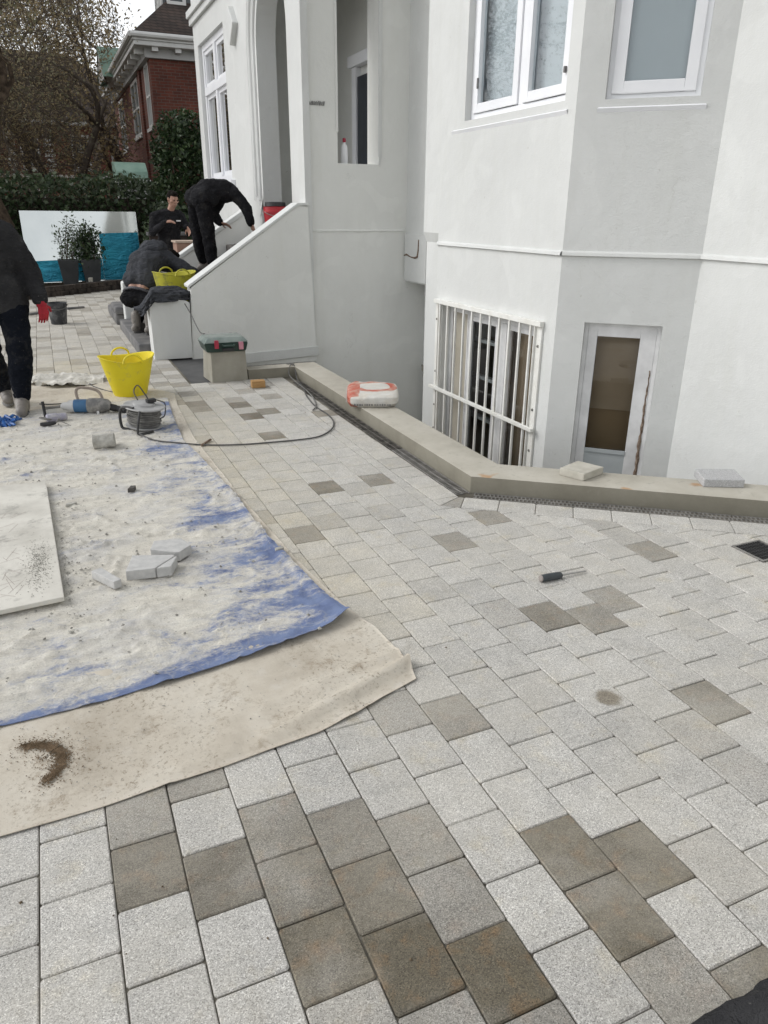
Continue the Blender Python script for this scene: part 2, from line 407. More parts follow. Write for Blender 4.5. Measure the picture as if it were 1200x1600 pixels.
# border courses along the drain
y = 3.44
while y < 7.4:
    y1 = min(y+CL, 7.44)
    p = [(1.93+J, y+J), (2.108-J, y+J), (2.108-J, y1-J), (1.93+J, y1-J)]
    if y < 3.95: p = clip(p, .447, -.894, .447*KC.x-.894*KC.y-.002)
    if len(p) > 2 and area(p) > .002:
        t = tone_for(2.0, y); blocks.append((p, (.75 if 5.6 < y < 5.85 else t[0], 0.05, t[2])))
    y = y1
s_ = -.235
first = True
while s_ < 2.3:
    s1 = s_ + .215
    p = [kline(.107+J, s_+J), kline(.278-J, s_+J), kline(.278-J, s1-J), kline(.107+J, s1-J)]
    if s_ < .25: p = clip(p, -.447, .894, -.447*KC.x+.894*KC.y-.002)
    if len(p) > 2 and area(p) > .002: t = tone_for(p[0][0], p[0][1]); blocks.append((p, (.45 if first else t[0], 0., t[2]*1.02))); first = False
    s_ = s1
def project(x, y, z):
    q = Vector((x, y, z-CAM_H)); d = q.dot(cf_)
    if d < .05: return None
    return 600+CAM_F*q.dot(cr_)/d, 800+CAM_F*q.dot(cd_)/d, d
rank = []
for i, (p, t) in enumerate(blocks):
    cx = sum(q[0] for q in p)/len(p); cy = sum(q[1] for q in p)/len(p); pr = project(cx, cy, 0)
    ok = pr and -40 < pr[0] < 1240 and 200 < pr[1] < 1640 and not point_in(BLUE, cx, cy) and not point_in(BEIGE, cx, cy)
    rank.append((area(p)/pr[2]**3 if ok else 0, i))
rank.sort(reverse=True)
near = {i for a, i in rank[:300] if a > 0}
shared = None; fv = []; ff = []; ft = []
for i, (p, t) in enumerate(blocks):
    cx = sum(q[0] for q in p)/len(p); cy = sum(q[1] for q in p)/len(p); dz = random.uniform(-.0018, .0012)
    tl = (random.uniform(-.006, .006), random.uniform(-.006, .006))
    if i in near:
        full = len(p) == 4 and abs(area(p) - (CW-2*J)*(CL-2*J)) < 1e-6
        if full and shared: me = shared
        else:
            vs, fs = paver_geo(rounded([(x-cx, y-cy) for x, y in p])); me = bpy.data.meshes.new('paver'); me.from_pydata(vs, [], fs); me.materials.append(M_PAV_O)
            if full: shared = me
        o = bpy.data.objects.new('paver', me); COL.objects.link(o); o.parent = pav; o.location = (cx, cy, dz); o.rotation_euler = (tl[0], tl[1], 0)
        o.color = (*t, 1)
    else:
        vs, fs = paver_geo(rounded(p)); b = len(fv); fv += [(x, y, z+dz+(x-cx)*tl[0]+(y-cy)*tl[1]) for x, y, z in vs]; ff += [[j+b for j in f] for f in fs]; ft += [(*t, 1)]*len(vs)
me = bpy.data.meshes.new('paver_field'); me.from_pydata(fv, [], ff); me.materials.append(M_PAV_F)
at = me.color_attributes.new('tone', 'FLOAT_COLOR', 'POINT'); at.data.foreach_set('color', np.array(ft, dtype=np.float32).ravel())
o = bpy.data.objects.new('paver_field', me); COL.objects.link(o); o.parent = pav; o['kind'] = 'stuff'

# dark screed patch beside the stairs, lightwell floor
structure(MB().add([(1.18, 7.45, -.02), (1.8, 7.45, -.02), (1.8, 8.93, -.02), (1.0, 8.93, -.02), (1.18, 8.9, -.02)], [[0, 1, 2, 3, 4]]).build('screed_patch', M_TARMAC))
b = MB(); b.quad((1.7, 2.0, -1.25), (6.5, 2.0, -1.25), (6.5, 9.6, -1.25), (1.7, 9.6, -1.25))
structure(b.build('lightwell_floor', M_PLINTH))
b = MB(); b.quad((2.49, 3.86, .02), (2.49, 7.6, .02), (2.49, 7.6, -1.25), (2.49, 3.86, -1.25))
e0 = kline(-.275, .12); e1 = kline(-.275, 2.6); b.quad((*e0, .02), (*e1, .02), (*e1, -1.25), (*e0, -1.25))
b.quad((1.77, 7.6, .02), (2.49, 7.6, .02), (2.49, 7.6, -1.25), (1.77, 7.6, -1.25)); b.quad((1.77, 7.6, .02), (1.77, 8.95, .02), (1.77, 8.95, -1.25), (1.77, 7.6, -1.25))
structure(b.build('lightwell_retaining_wall', M_PLINTH))

# ------------------------------------------------------------------ lightwell kerb and drain
kb = thing('lightwell_kerb', 'low rendered concrete kerb angled round the lightwell of the white bay', 'kerb', (2.3, 4, 0))
TW = .285
inc = KC + Vector((TW, 0)); # inner corner
ci = (KC.x+TW, KC.y + TW*.5)
e_out = kline(0, 2.5); e_in = kline(-TW, 2.5)
out = [(1.75, 7.42), (2.245, 7.42), (KC.x, KC.y), e_out, e_in, ci, (2.52, 7.60), (1.75, 7.60)]
b = MB(); rag = []
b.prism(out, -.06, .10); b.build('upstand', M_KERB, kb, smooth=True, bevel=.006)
dr = thing('drain_channel', 'slotted steel channel drain running along the foot of the concrete kerb', 'drain', (2.16, 4, 0))
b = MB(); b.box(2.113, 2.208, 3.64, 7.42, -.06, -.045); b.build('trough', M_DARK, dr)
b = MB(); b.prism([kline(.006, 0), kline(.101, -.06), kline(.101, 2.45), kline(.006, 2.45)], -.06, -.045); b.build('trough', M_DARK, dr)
def grate_mesh(L):
    b = MB(); w = .094
    for x in (-w/2, -.005, w/2-.008): b.box(x, x+(.008 if abs(x) > .01 else .010), 0, L, -.014, -.002)
    n = int(L/.0238)
    for i in range(n+1):
        yy = min(i*.0238, L-.0085)
        b.box(-w/2+.008, -.005, yy, yy+.0085, -.0135, -.0028); y2 = min(yy+.0119, L-.0085); b.box(.005, w/2-.008, y2, y2+.0085, -.0135, -.0028)
    b.box(-.003, .003, L*.5-.01, L*.5+.01, -.002, .0005)
    me = bpy.data.meshes.new('grate'); me.from_pydata(b.v, [], b.f); me.materials.append(M_IRON); return me
gm = grate_mesh(.492); gmd = gm.copy(); gmd.materials.clear(); gmd.materials.append(pm('silted_grate', (.035, .032, .028), (.15, .14, .125), 18, .8))
def put_grate(x, y, rz, m=None):
    o = bpy.data.objects.new('grate', m or gm); COL.objects.link(o); o.parent = dr; o.location = Vector((x, y, 0)) - ROOT[dr.name]; o.rotation_euler = (0, 0, rz)
yy = 3.68
while yy < 7.0: put_grate(2.161 + (yy-3.7)*.007, yy, -.007, gmd if yy > 4.4 else gm); yy += .496
for i in range(5):
    p = kline(.053, .03+i*.496); put_grate(p[0], p[1], math.atan2(KD.y, KD.x)-math.pi/2)
gy = thing('gully_grate', 'small square black gully grating set in the pavers at the right', 'grate', (3.165, 2.35, 0))
b = MB(); b.box(3.07, 3.26, 2.255, 2.445, -.02, .001); 
x = 3.08
gyb = MB(); gyb.box(3.066, 3.264, 2.251, 2.449, -.018, .0012); gyb.build('pan', M_DARK, gy)
b = MB()
for (a0, a1, c0, c1) in ((3.066, 3.264, 2.251, 2.262), (3.066, 3.264, 2.438, 2.449), (3.066, 3.077, 2.262, 2.438), (3.253, 3.264, 2.262, 2.438)): b.box(a0, a1, c0, c1, .0012, .007)
b.build('frame', M_IRON, gy)
b = MB()
for i in range(1, 11): b.box(3.075+i*.0164, 3.079+i*.0164, 2.262, 2.438, .0014, .006)
for i in range(1, 6): b.box(3.077, 3.253, 2.262+i*.0295, 2.266+i*.0295, .0014, .0055)
b.build('bars', M_BLACK, gy)

# ------------------------------------------------------------------ the white house
HS = thing('white_house', 'large white painted house with angled bay and arched porch', 'house', (4.2, 6, 0))
ZT = 5.6
def wall(b, A, Bp, z0, z1, holes, depth, inward):
    A = Vector(A); Bp = Vector(Bp); L = (Bp-A).length; d = (Bp-A)/L; iw = Vector(inward).normalized()*depth
    ss = sorted({0, L, *[h[0] for h in holes], *[h[1] for h in holes]}); zs = sorted({z0, z1, *[h[2] for h in holes], *[h[3] for h in holes]})
    P = lambda s, z, k=0: (*(A + d*s + iw*k), z)
    for i in range(len(ss)-1):
        for j in range(len(zs)-1):
            ms, mz = (ss[i]+ss[i+1])/2, (zs[j]+zs[j+1])/2
            if any(h[0] < ms < h[1] and h[2] < mz < h[3] for h in holes): continue
            b.quad(P(ss[i], zs[j]), P(ss[i+1], zs[j]), P(ss[i+1], zs[j+1]), P(ss[i], zs[j+1]))
    for s0, s1, h0, h1 in holes:
        for q in (((s0, h0), (s0, h1)), ((s1, h1), (s1, h0)), ((s0, h1), (s1, h1)), ((s1, h0), (s0, h0))):
            b.quad(P(*q[0]), P(*q[1]), P(*q[1], 1), P(*q[0], 1))
BA, BB = (3.54, 4.76), (4.236, 4.09)             # chamfer corners of the bay
BL_ = (Vector(BB)-Vector(BA)).length; BDv = (Vector(BB)-Vector(BA))/BL_; BN = Vector((BDv.y, -BDv.x)); BN = BN if BN.x < 0 else -BN
ZB = 1.338
b = MB(); wall(b, (4.236, 4.09), (4.236, -6), -1.25, ZT, [], .1, (1, 0)); b.build('main_wall', M_WALL, HS)
b = MB(); wall(b, BA, BB, -1.25, ZT, [(.215, .775, -1.0, .84), (.19, .80, 2.33, 4.4)], .11, -BN); b.build('bay_side_wall', M_WALL, HS)
b = MB(); wall(b, (3.54, 6.75), (3.54, 4.76), -1.25, ZT, [(.14, 1.80, -.95, .76), (.42, 1.855, 2.345, 4.4)], .14, (1, 0))
b.quad((3.54, 6.75, -1.25), (3.62, 6.75, -1.25), (3.62, 6.75, ZT), (3.54, 6.75, ZT)); b.build('bay_front_wall', M_WALL, HS)
b = MB()
b.quad((3.62, 6.75, -1.25), (3.62, 7.15, -1.25), (3.62, 7.15, ZT), (3.62, 6.75, ZT)); b.quad((3.62, 7.15, -1.25), (4.236, 7.75, -1.25), (4.236, 7.75, ZT), (3.62, 7.15, ZT))
b.quad((4.236, 7.75, .78), (4.236, 8.95, .78), (4.236, 8.95, ZT), (4.236, 7.75, ZT)); b.quad((4.236, 7.75, .78), (4.236, 8.95, .78), (4.8, 8.95, .78), (4.8, 7.75, .78))
b.quad((4.8, 7.75, -1.25), (4.8, 8.95, -1.25), (4.8, 8.95, .78), (4.8, 7.75, .78)); b.quad((4.236, 7.75, -1.25), (4.8, 7.75, -1.25), (4.8, 7.75, .78), (4.236, 7.75, .78))
b.build('recess_wall', M_WALL, HS)
b = MB(); b.box(3.585, 3.62, 6.752, 7.16, 1.42, ZT-.05); b.add([(3.585, 6.752, 1.42), (3.62, 6.752, 1.33), (3.585, 7.16, 1.42), (3.62, 7.16, 1.33), (3.62, 6.752, 1.42), (3.62, 7.16, 1.42)], [[0, 1, 3, 2]]); b.build('pilaster_strip', M_WALL, HS)
b = MB(); b.box(4.205, 4.236, 8.33, 8.93, .80, 1.36); b.build('boxed_duct', M_WALL, HS, bevel=.004)
# crack in the duct render
b = MB(); b.tube([(4.203, 8.93, 1.10), (4.203, 8.86, 1.115), (4.203, 8.74, 1.09), (4.203, 8.62, 1.085), (4.203, 8.55, 1.10), (4.203, 8.53, 1.18), (4.203, 8.525, 1.30)], [.008, .012, .006, .012, .014, .012, .009], 5); b.build('crack', M_PEEL, HS)
# side wall of the porch, with its tall opening
b = MB(); wall(b, (2.9, 8.95), (4.236, 8.95), .78, ZT, [(.43, .955, 2.135, 4.6)], .36, (0, 1)); wall(b, (2.9, 8.95), (4.8, 8.95), -1.25, .78, [], .1, (0, 1))
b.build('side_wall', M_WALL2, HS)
# string courses: thin splayed ledges
def ledge(b, A, Bp, n, z, pr=.022, h=.03):
    A = Vector(A); Bp = Vector(Bp); n = Vector(n).normalized()
    for (zl, o0, zh, o1) in ((z-h, 0, z-h*.7, pr), (z-h*.7, pr, z, pr*.8), (z, pr*.8, z+.012, 0)):
        b.quad((*(A+n*o0), zl), (*(Bp+n*o0), zl), (*(Bp+n*o1), zh), (*(A+n*o1), zh))
b = MB(); m1 = (BN+Vector((-1, 0)))*.5
ledge(b, (3.54, 6.75), BA, (-1, 0), ZB); ledge(b, BA, BB, BN, ZB); ledge(b, BB, (4.236, -6), (-1, 0), ZB)
b.build('string_course', M_WALL, HS)
b = MB(); ledge(b, (2.96, 8.95), (4.2, 8.95), (0, -1), 1.40, .014, .02); b.build('string_course', M_WALL2, HS)
b = MB(); b.box(2.9, 9, -6, 15, ZT, ZT+.2); b.box(8.8, 9, -6, 15, -1.25, ZT); b.quad((2.9, 14.8, -1.25), (9, 14.8, -1.25), (9, 14.8, ZT), (2.9, 14.8, ZT)); b.quad((4.3, -6, -1.25), (9, -6, -1.25), (9, -6, ZT), (4.3, -6, ZT)); b.build('rear_walls_and_roof', M_WALL, HS)

# porch front with arch (plane x = 2.9)
PX = 2.9; AY0, AY1, ASP = 9.42, 10.75, 3.55; AR = (AY1-AY0)/2; AC = (AY0+AY1)/2
arc = [(AC - AR*math.cos(math.pi*i/20), ASP + AR*1.15*math.sin(math.pi*i/20)) for i in range(21)]
b = MB()
b.quad((PX, 8.9, -1.2), (PX, AY0, -1.2), (PX, AY0, ZT), (PX, 8.9, ZT)); b.quad((PX, 8.9, -1.2), (PX+.08, 8.9, -1.2), (PX+.08, 8.9, ZT), (PX, 8.9, ZT)); b.quad((PX+.08, 8.9, -1.2), (PX+.08, 8.95, -1.2), (PX+.08, 8.95, ZT), (PX+.08, 8.9, ZT))
for i in range(20): b.quad((PX, *arc[i]), (PX, *arc[i+1]), (PX, arc[i+1][0], ZT), (PX, arc[i][0], ZT))
prof = [(AY0, 1.2)] + arc + [(AY1, 1.2)]
for i in range(len(prof)-1):
    b.quad((PX, *prof[i]), (PX, *prof[i+1]), (PX+.26, *prof[i+1]), (PX+.26, *prof[i]))
b.build('porch_arch', M_WALL, HS)
b = MB(); wall(b, (PX, AY1), (PX, 14.8), -1.2, ZT, [(1.80, 3.72, 2.06, 4.18)], .2, (1, 0)); b.build('front_wall', M_WALL, HS)
for rr, rad in ((.10, .028), (.19, .018), (.30, .035), (.42, .02)):
    pts = [(PX-.005, AY1+rr, 1.75)] + [(PX-.005, AC - (AR+rr)*math.cos(math.pi*i/24), ASP + (AR*1.15+rr)*math.sin(math.pi*i/24)) for i in range(24, 11, -1)]
    MB().tube(pts, rad, 10).build('arch_moulding', M_WALL, HS, smooth=True)
b = MB(); b.add([(PX-.05, AY1+.02, 1.55), (PX, AY1+.45, 1.55), (PX, AY1+.02, 1.80), (PX-.05, AY1+.45, 1.35)], [[0, 1, 2]]); 
b.prism_x([(AY1+.0, 1.2), (AY1+.46, 1.2), (AY1+.46, 1.58), (AY1+.23, 1.80), (AY1+.0, 1.58)], PX-.035, PX); b.build('arch_plinth', M_WALL, HS, bevel=.01)
b = MB(); b.obox((PX-.03, 11.86, 3.99), (.05, 0, 0), (0, .12, .12), (0, -.12, .12)); b.build('label_stop', M_WALL, HS, bevel=.02)
b = MB(); b.box(PX-.09, PX, 11.7, 14.85, 4.62, 4.72); b.box(PX-.05, PX, 11.7, 14.85, 4.52, 4.62); b.build('cornice', M_WALL, HS, bevel=.01)
b = MB(); b.box(PX-.07, PX+.15, 12.35, 14.6, 1.93, 2.06); b.build('window_sill', M_GLOSSW, HS, bevel=.008)
# porch interior
b = MB()
b.quad((3.16, 9.31, 1.2), (4.3, 9.31, 1.2), (4.3, 11.6, 1.2), (3.16, 11.6, 1.2)); b.quad((3.16, 9.31, 4.9), (4.3, 9.31, 4.9), (4.3, 11.6, 4.9), (3.16, 11.6, 4.9))
b.quad((3.16, 11.6, 1.2), (4.3, 11.6, 1.2), (4.3, 11.6, 4.9), (3.16, 11.6, 4.9)); b.quad((4.3, 9.31, 1.2), (4.3, 11.6, 1.2), (4.3, 11.6, 4.9), (4.3, 9.31, 4.9))
b.quad((3.16, AY1, 1.2), (3.16, 11.6, 1.2), (3.16, 11.6, 4.9), (3.16, AY1, 4.9)); b.quad((PX, 9.35, 1.19), (3.2, 9.35, 1.19), (3.2, 10.8, 1.19), (PX, 10.8, 1.19))
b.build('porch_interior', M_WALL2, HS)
fd = MB(); fd.box(4.25, 4.295, 9.7, 10.62, 1.2, 3.3); M_DOOR = pm('dark_blue_door', (.012, .018, .026), (.02, .028, .04), 4, .3)
fd = fd.build('front_door', M_DOOR, HS)
b = MB(); b.box(4.22, 4.30, 10.62, 10.76, 1.2, 3.42); b.box(4.22, 4.30, 9.56, 9.70, 1.2, 3.42); b.box(4.19, 4.30, 9.5, 10.84, 3.42, 3.56); b.build('door_frame', M_GLOSSW, HS, bevel=.01)
# chamfer strips on the side wall opening
b = MB(); b.obox((3.865, 8.945, 3.4), (.02, .0, 0), (0, .012, 0), (0, 0, 1.18)); b.add([(3.845, 8.933, 2.22), (3.885, 8.933, 2.22), (3.865, 8.948, 2.10)], [[0, 1, 2]]); b.build('opening_trim', M_WALL, HS)
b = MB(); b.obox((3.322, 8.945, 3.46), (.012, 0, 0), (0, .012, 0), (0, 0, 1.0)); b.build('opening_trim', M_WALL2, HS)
# raised name lettering on the pier, too small to read: a run of strokes
b = MB(); rr = random.Random(3); x = 2.985
while x < 3.175:
    h = rr.uniform(.018, .04); b.obox((x, 8.943, 2.735+h*.2), (.0035, 0, .002*rr.uniform(-1, 1)), (0, .006, 0), (rr.uniform(-.006, .006), 0, h*.6)); x += rr.uniform(.010, .016)
b.box(2.98, 3.17, 8.945, 8.95, 2.722, 2.727); b.build('name_lettering', pm('weathered_lettering', (.22, .22, .21), (.33, .33, .32), 30, .6), HS)

# windows -------------------------------------------------------------
def frame_rect(b, P, s0, s1, z0, z1, w, d0, d1):
    # four members in the plane given by P(s, depth) -> (x, y)
    def mem(a0, a1, c0, c1):
        q = [P(a0, d0), P(a1, d0), P(a1, d1), P(a0, d1)]; b.prism(q, c0, c1)
    mem(s0, s0+w, z0, z1); mem(s1-w, s1, z0, z1); mem(s0+w, s1-w, z0, z0+w); mem(s0+w, s1-w, z1-w, z1)
def pane_at(P, s0, s1, z0, z1, d, mat, parent, name='pane'):
    a, c = P(s0, d), P(s1, d); return MB().quad((*a, z0), (*c, z0), (*c, z1), (*a, z1)).build(name, mat, parent)
P1 = lambda s, d: (3.54+d, 6.75-s)                     # bay front, s grows towards the camera
P2 = lambda s, d: tuple(Vector(BA) + BDv*s - BN*d)     # bay side
P3 = lambda s, d: (PX+d, AY1+s)                        # front wall
# bay front, upper casement
b = MB(); frame_rect(b, P1, .42, 1.855, 2.345, 4.4, .05, .06, .14); b.prism([P1(1.16, .06), P1(1.23, .06), P1(1.23, .14), P1(1.16, .14)], 2.395, 4.35)
w = b.build('casement_window', M_GLOSSW, HS, bevel=.004)
for s0, s1 in ((.47, 1.16), (1.23, 1.805)):
    b = MB(); frame_rect(b, P1, s0+.003, s1-.003, 2.40, 4.34, .07, .045, .10); sh = b.build('sash', M_GLOSSW, w, bevel=.006)
    pane_at(P1, s0+.07, s1-.07, 2.46, 4.28, .08, M_GLASS, w)
MB().obox((*P1(.545, .04), 2.62), (0, .010, 0), (.006, 0, 0), (0, 0, .04)).build('latch', M_SLATE, w, bevel=.004)
MB().obox((*P1(1.775, .035), 2.55), (0, .010, 0), (.010, 0, 0), (0, 0, .02)).build('latch', M_SLATE, w, bevel=.004)
b = MB(); b.add([(*P1(.20, -.012), 2.28), (*P1(1.90, -.012), 2.28), (*P1(1.855, .10), 2.352), (*P1(.42, .10), 2.352), (*P1(.20, 0), 2.255), (*P1(1.90, 0), 2.255)], [[0, 1, 2, 3], [0, 1, 5, 4]]); b.build('window_sill', M_GLOSSW, HS)
b = MB(); b.quad((*P1(.42, .0), 2.345), (*P1(.20, -.001), 2.285), (*P1(.20, -.001), 4.6), (*P1(.42, 0), 4.4)); 
pane_at(P1, .40, 1.90, 2.2, 4.6, .17, M_BLIND, HS, 'net_curtain')
# bay side, upper
b = MB(); frame_rect(b, P2, .19, .80, 2.33, 4.4, .035, .05, .11); w = b.build('casement_window', M_GLOSSW, HS, bevel=.004)
b = MB(); frame_rect(b, P2, .225, .765, 2.365, 4.36, .075, .035, .09); b.build('sash', M_GLOSSW, w, bevel=.006)
pane_at(P2, .29, .70, 2.43, 4.3, .07, M_GLASS, w)
b = MB(); b.add([(*P2(.145, -.012), 2.275), (*P2(.845, -.012), 2.275), (*P2(.80, .08), 2.338), (*P2(.19, .08), 2.338), (*P2(.145, 0), 2.25), (*P2(.845, 0), 2.25)], [[0, 1, 2, 3], [0, 1, 5, 4]]); b.build('window_sill', M_GLOSSW, HS)
pane_at(P2, .2, .8, 2.2, 4.6, .125, M_BLIND, HS, 'net_curtain')
# bay side, lower (worn)
b = MB(); frame_rect(b, P2, .215, .775, -1.0, .84, .03, .05, .12); w = b.build('basement_window', M_OLDW, HS, bevel=.003)
b = MB(); b.prism([P2(.245, .055), P2(.315, .055), P2(.315, .10), P2(.245, .10)], -1, .81); b.prism([P2(.63, .055), P2(.745, .055), P2(.745, .10), P2(.63, .10)], -1, .81); b.prism([P2(.315, .055), P2(.63, .055), P2(.63, .10), P2(.315, .10)], .735, .81); b.build('sash', M_OLDW, w, bevel=.005)
pane_at(P2, .315, .63, -.16, .735, .08, M_GLASSD, w)
b = MB(); b.prism([P2(.315, .06), P2(.63, .06), P2(.63, .09), P2(.315, .09)], -1, -.16); b.prism([P2(.315, .05), P2(.63, .05), P2(.63, .06), P2(.315, .06)], -.185, -.155); b.build('lower_panel', M_GREYPANEL, w)
MB().prism([P2(.26, .20), P2(.69, .20), P2(.69, .22), P2(.26, .22)], .14, .80).build('brown_backing', pm('brown_paper', (.50, .36, .24), (.58, .43, .30), 2, .8), w); MB().prism([P2(.26, .24), P2(.69, .24), P2(.69, .26), P2(.26, .26)], -.9, .16).build('brown_backing', pm('brown_board', (.36, .23, .12), (.43, .28, .15), 2, .8), w)
b = MB(); pts = [P2(.737, .050)]
zz = .50; pth = []; rad = []
while zz > -.6: pth.append((*P2(.730+.002*math.sin(zz*19)+.002*math.sin(zz*83), .055), zz)); rad.append(max(.002, (.004+.011*min(1, (.55-zz)/.7))*(.6+.5*abs(math.sin(zz*23))))); zz -= .02
b.tube(pth, rad, 6); b.build('rotten_edge', M_PEEL, w)
# bay front, lower, behind the grille
b = MB(); frame_rect(b, P1, .14, 1.80, -.95, .76, .055, .09, .14); 
for s0, s1 in ((.50, .52), (1.05, 1.19), (1.66, 1.745)): b.prism([P1(s0, .08), P1(s1, .08), P1(s1, .14), P1(s0, .14)], -.895, .705)
w = b.build('basement_window', M_OLDW, HS, bevel=.004)
MB().prism([P1(.195, .11), P1(.50, .11), P1(.50, .13), P1(.195, .13)], -.895, .705).build('curtain_shade_panel', pm('curtain_shade_beige', (.36, .33, .27), (.43, .40, .34), 3, .8), w)  # added panel: reveal shading and net curtain put into one beige colour
for s0, s1 in ((.52, 1.05), (1.19, 1.66)):
    b = MB(); frame_rect(b, P1, s0, s1, -.895, .705, .045, .085, .125); b.build('sash', M_OLDW, w, bevel=.004)
    pane_at(P1, s0+.045, s1-.045, -.845, .655, .11, M_GLASSD, w)
# security grille
b = MB(); b.box(3.495, 3.538, 4.90, 6.72, .775, .815); sg = b.build('security_grille', M_STEELW, HS, bevel=.003, label='white painted steel bar grille over the basement bay window')
b = MB(); b.box(3.475, 3.505, 4.88, 6.745, -.075, -.045); b.build('rail', M_STEELW, sg, bevel=.003)
b = MB(); b.box(3.52, 3.539, 6.63, 6.715, -.95, .775); b.box(3.5, 3.52, 6.63, 6.64, -.95, .775); b.build('side_plate', M_STEELW, sg, bevel=.002)
b = MB(); b.box(3.52, 3.539, 4.905, 4.985, -.95, .775); b.box(3.5, 3.52, 4.975, 4.985, -.95, .775); b.build('side_plate', M_STEELW, sg, bevel=.002)
for yy in (6.68, 4.94):
    for zz in (.62, .1, -.25, -.5): MB().lathe((3.52, yy, zz), [(.0001, -.012), (.009, -.009), (.012, 0)], 8, axis=(1, 0, 0)).build('bolt', M_IRON, sg)
for i in range(11):
    yy = 6.60 - i*(1.56/10.); MB().box(3.500, 3.518, yy-.0095, yy+.0095, -.95, .776).build('bar', M_STEELW, sg, bevel=.002)
# basement room seen through the panes
b = MB(); rp = [(3.72, 4.95), (3.72, 7.0), (4.3, 7.6), (6.8, 7.6), (6.8, 2.5), (4.5, 2.5), (4.5, 4.2)]
b.add([(x, y, -1.2) for x, y in rp], [list(range(7))]); b.add([(x, y, 1.25) for x, y in rp], [list(range(7))])
for i in range(2, 6): (xa, ya), (xb_, yb) = rp[i], rp[i-1]; b.quad((xa, ya, -1.2), (xb_, yb, -1.2), (xb_, yb, 1.25), (xa, ya, 1.25))
b.build('basement_room', M_ROOM, HS)
b = MB(); b.box(4.35, 4.4, 4.8, 6.6, -1.2, .15); b.box(4.3, 5.0, 6.2, 7.1, -1.2, .5); b.box(4.9, 5.3, 5.0, 5.5, -1.2, .9); b.box(4.75, 4.8, 4.2, 4.75, -1.2, .12); b.build('stored_boards', M_ROOMB, HS)
MB().box(3.74, 3.76, 4.97, 5.62, -1.1, .9).build('pane_lift_board', pm('brown_sheet_board', (.46, .33, .22), (.55, .40, .28), 2, .8), HS)  # board added close behind the pane to catch light and lift the interior
for zz in (-.3, .1, .45): MB().box(3.74, 3.80, 5.66, 6.4, zz, zz+.03).build('shelf', M_OLDW, HS)
# front window
b = MB(); frame_rect(b, P3, 1.80, 3.72, 2.06, 4.18, .10, .06, .2); b.prism([P3(2.70, .05), P3(2.82, .05), P3(2.82, .2), P3(2.70, .2)], 2.16, 4.08); b.prism([P3(1.9, .04), P3(3.62, .04), P3(3.62, .19), P3(1.9, .19)], 3.42, 3.54)
w = b.build('mullioned_window', M_GLOSSW, HS, bevel=.006)
for s0, s1 in ((1.9, 2.70), (2.82, 3.62)):
    for z0, z1 in ((2.16, 3.42), (3.54, 4.08)):
        b = MB(); frame_rect(b, P3, s0, s1, z0, z1, .06, .08, .15); b.build('sash', M_GLOSSW, w, bevel=.004); pane_at(P3, s0+.06, s1-.06, z0+.06, z1-.06, .11, M_GLASS, w)
b = MB(); b.quad((PX+.5, 12.3, 1.9), (PX+.5, 14.6, 1.9), (PX+.5, 14.6, 4.4), (PX+.5, 12.3, 4.4)); b.build('net_curtain', pm('grey_curtain', (.16, .18, .18), (.24, .27, .27), 3, .8), HS)
# soil pipe in the recess
b = MB(); b.tube([(4.50, 8.86, .72), (4.50, 8.86, -.35)], .022, 10); b.build('drainpipe', M_OLDW, HS, smooth=True)
MB().tube([(4.50, 8.86, .74), (4.50, 8.86, .60)], .032, 10).build('pipe_collar', M_OLDW, HS, smooth=True)
b = MB(); b.tube([(4.5, 8.86, -.30), (4.5, 8.86, -.36), (4.53, 8.80, -.42), (4.5, 8.84, -.46)], .045, 8); b.build('pipe_collar', M_PLINTH, HS, smooth=True)
b = MB(); b.tube([(4.52, 8.87, -.4), (4.52, 8.87, -1.25)], .03, 10); b.build('drainpipe', M_SLATE, HS, smooth=True)

# ------------------------------------------------------------------ entrance stairs
ST = thing('entrance_stairs', 'entrance stairs between white sloping parapet walls, half stripped to mortar', 'stairs', (1.5, 10, 0))
b = MB()
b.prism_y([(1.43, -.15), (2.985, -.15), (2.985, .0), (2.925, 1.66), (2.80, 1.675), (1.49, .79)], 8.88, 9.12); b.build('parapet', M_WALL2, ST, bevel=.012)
b = MB(); b.prism_y([(1.46, .785), (2.80, 1.668), (2.93, 1.672), (2.93, 1.70), (2.795, 1.70), (1.455, .815)], 8.865, 9.135); b.build('coping', M_WALL, ST, bevel=.008)
b = MB(); b.prism_y([(1.9, -.12), (3.005, -.07), (3.002, .045), (1.9, .005)], 8.855, 8.88); b.build('skirting', M_WALL, ST, bevel=.006)
b = MB(); b.prism_y([(2.925, 1.0), (2.945, 1.0), (2.985, -.06), (3.003, -.06), (2.955, 1.66), (2.93, 1.66)], 8.87, 8.88); 
# end pier with domed top
pp = [(1.01, 0), (1.44, 0), (1.46, .62)] + [(1.235+.225*math.cos(a), .62+.05*math.sin(a)) for a in np.linspace(.1, math.pi-.1, 9)] + [(1.01, .62)]
b = MB(); b.prism_y(pp, 8.86, 9.16); b.build('end_pier', M_WALL, ST, bevel=.02, bseg=3)
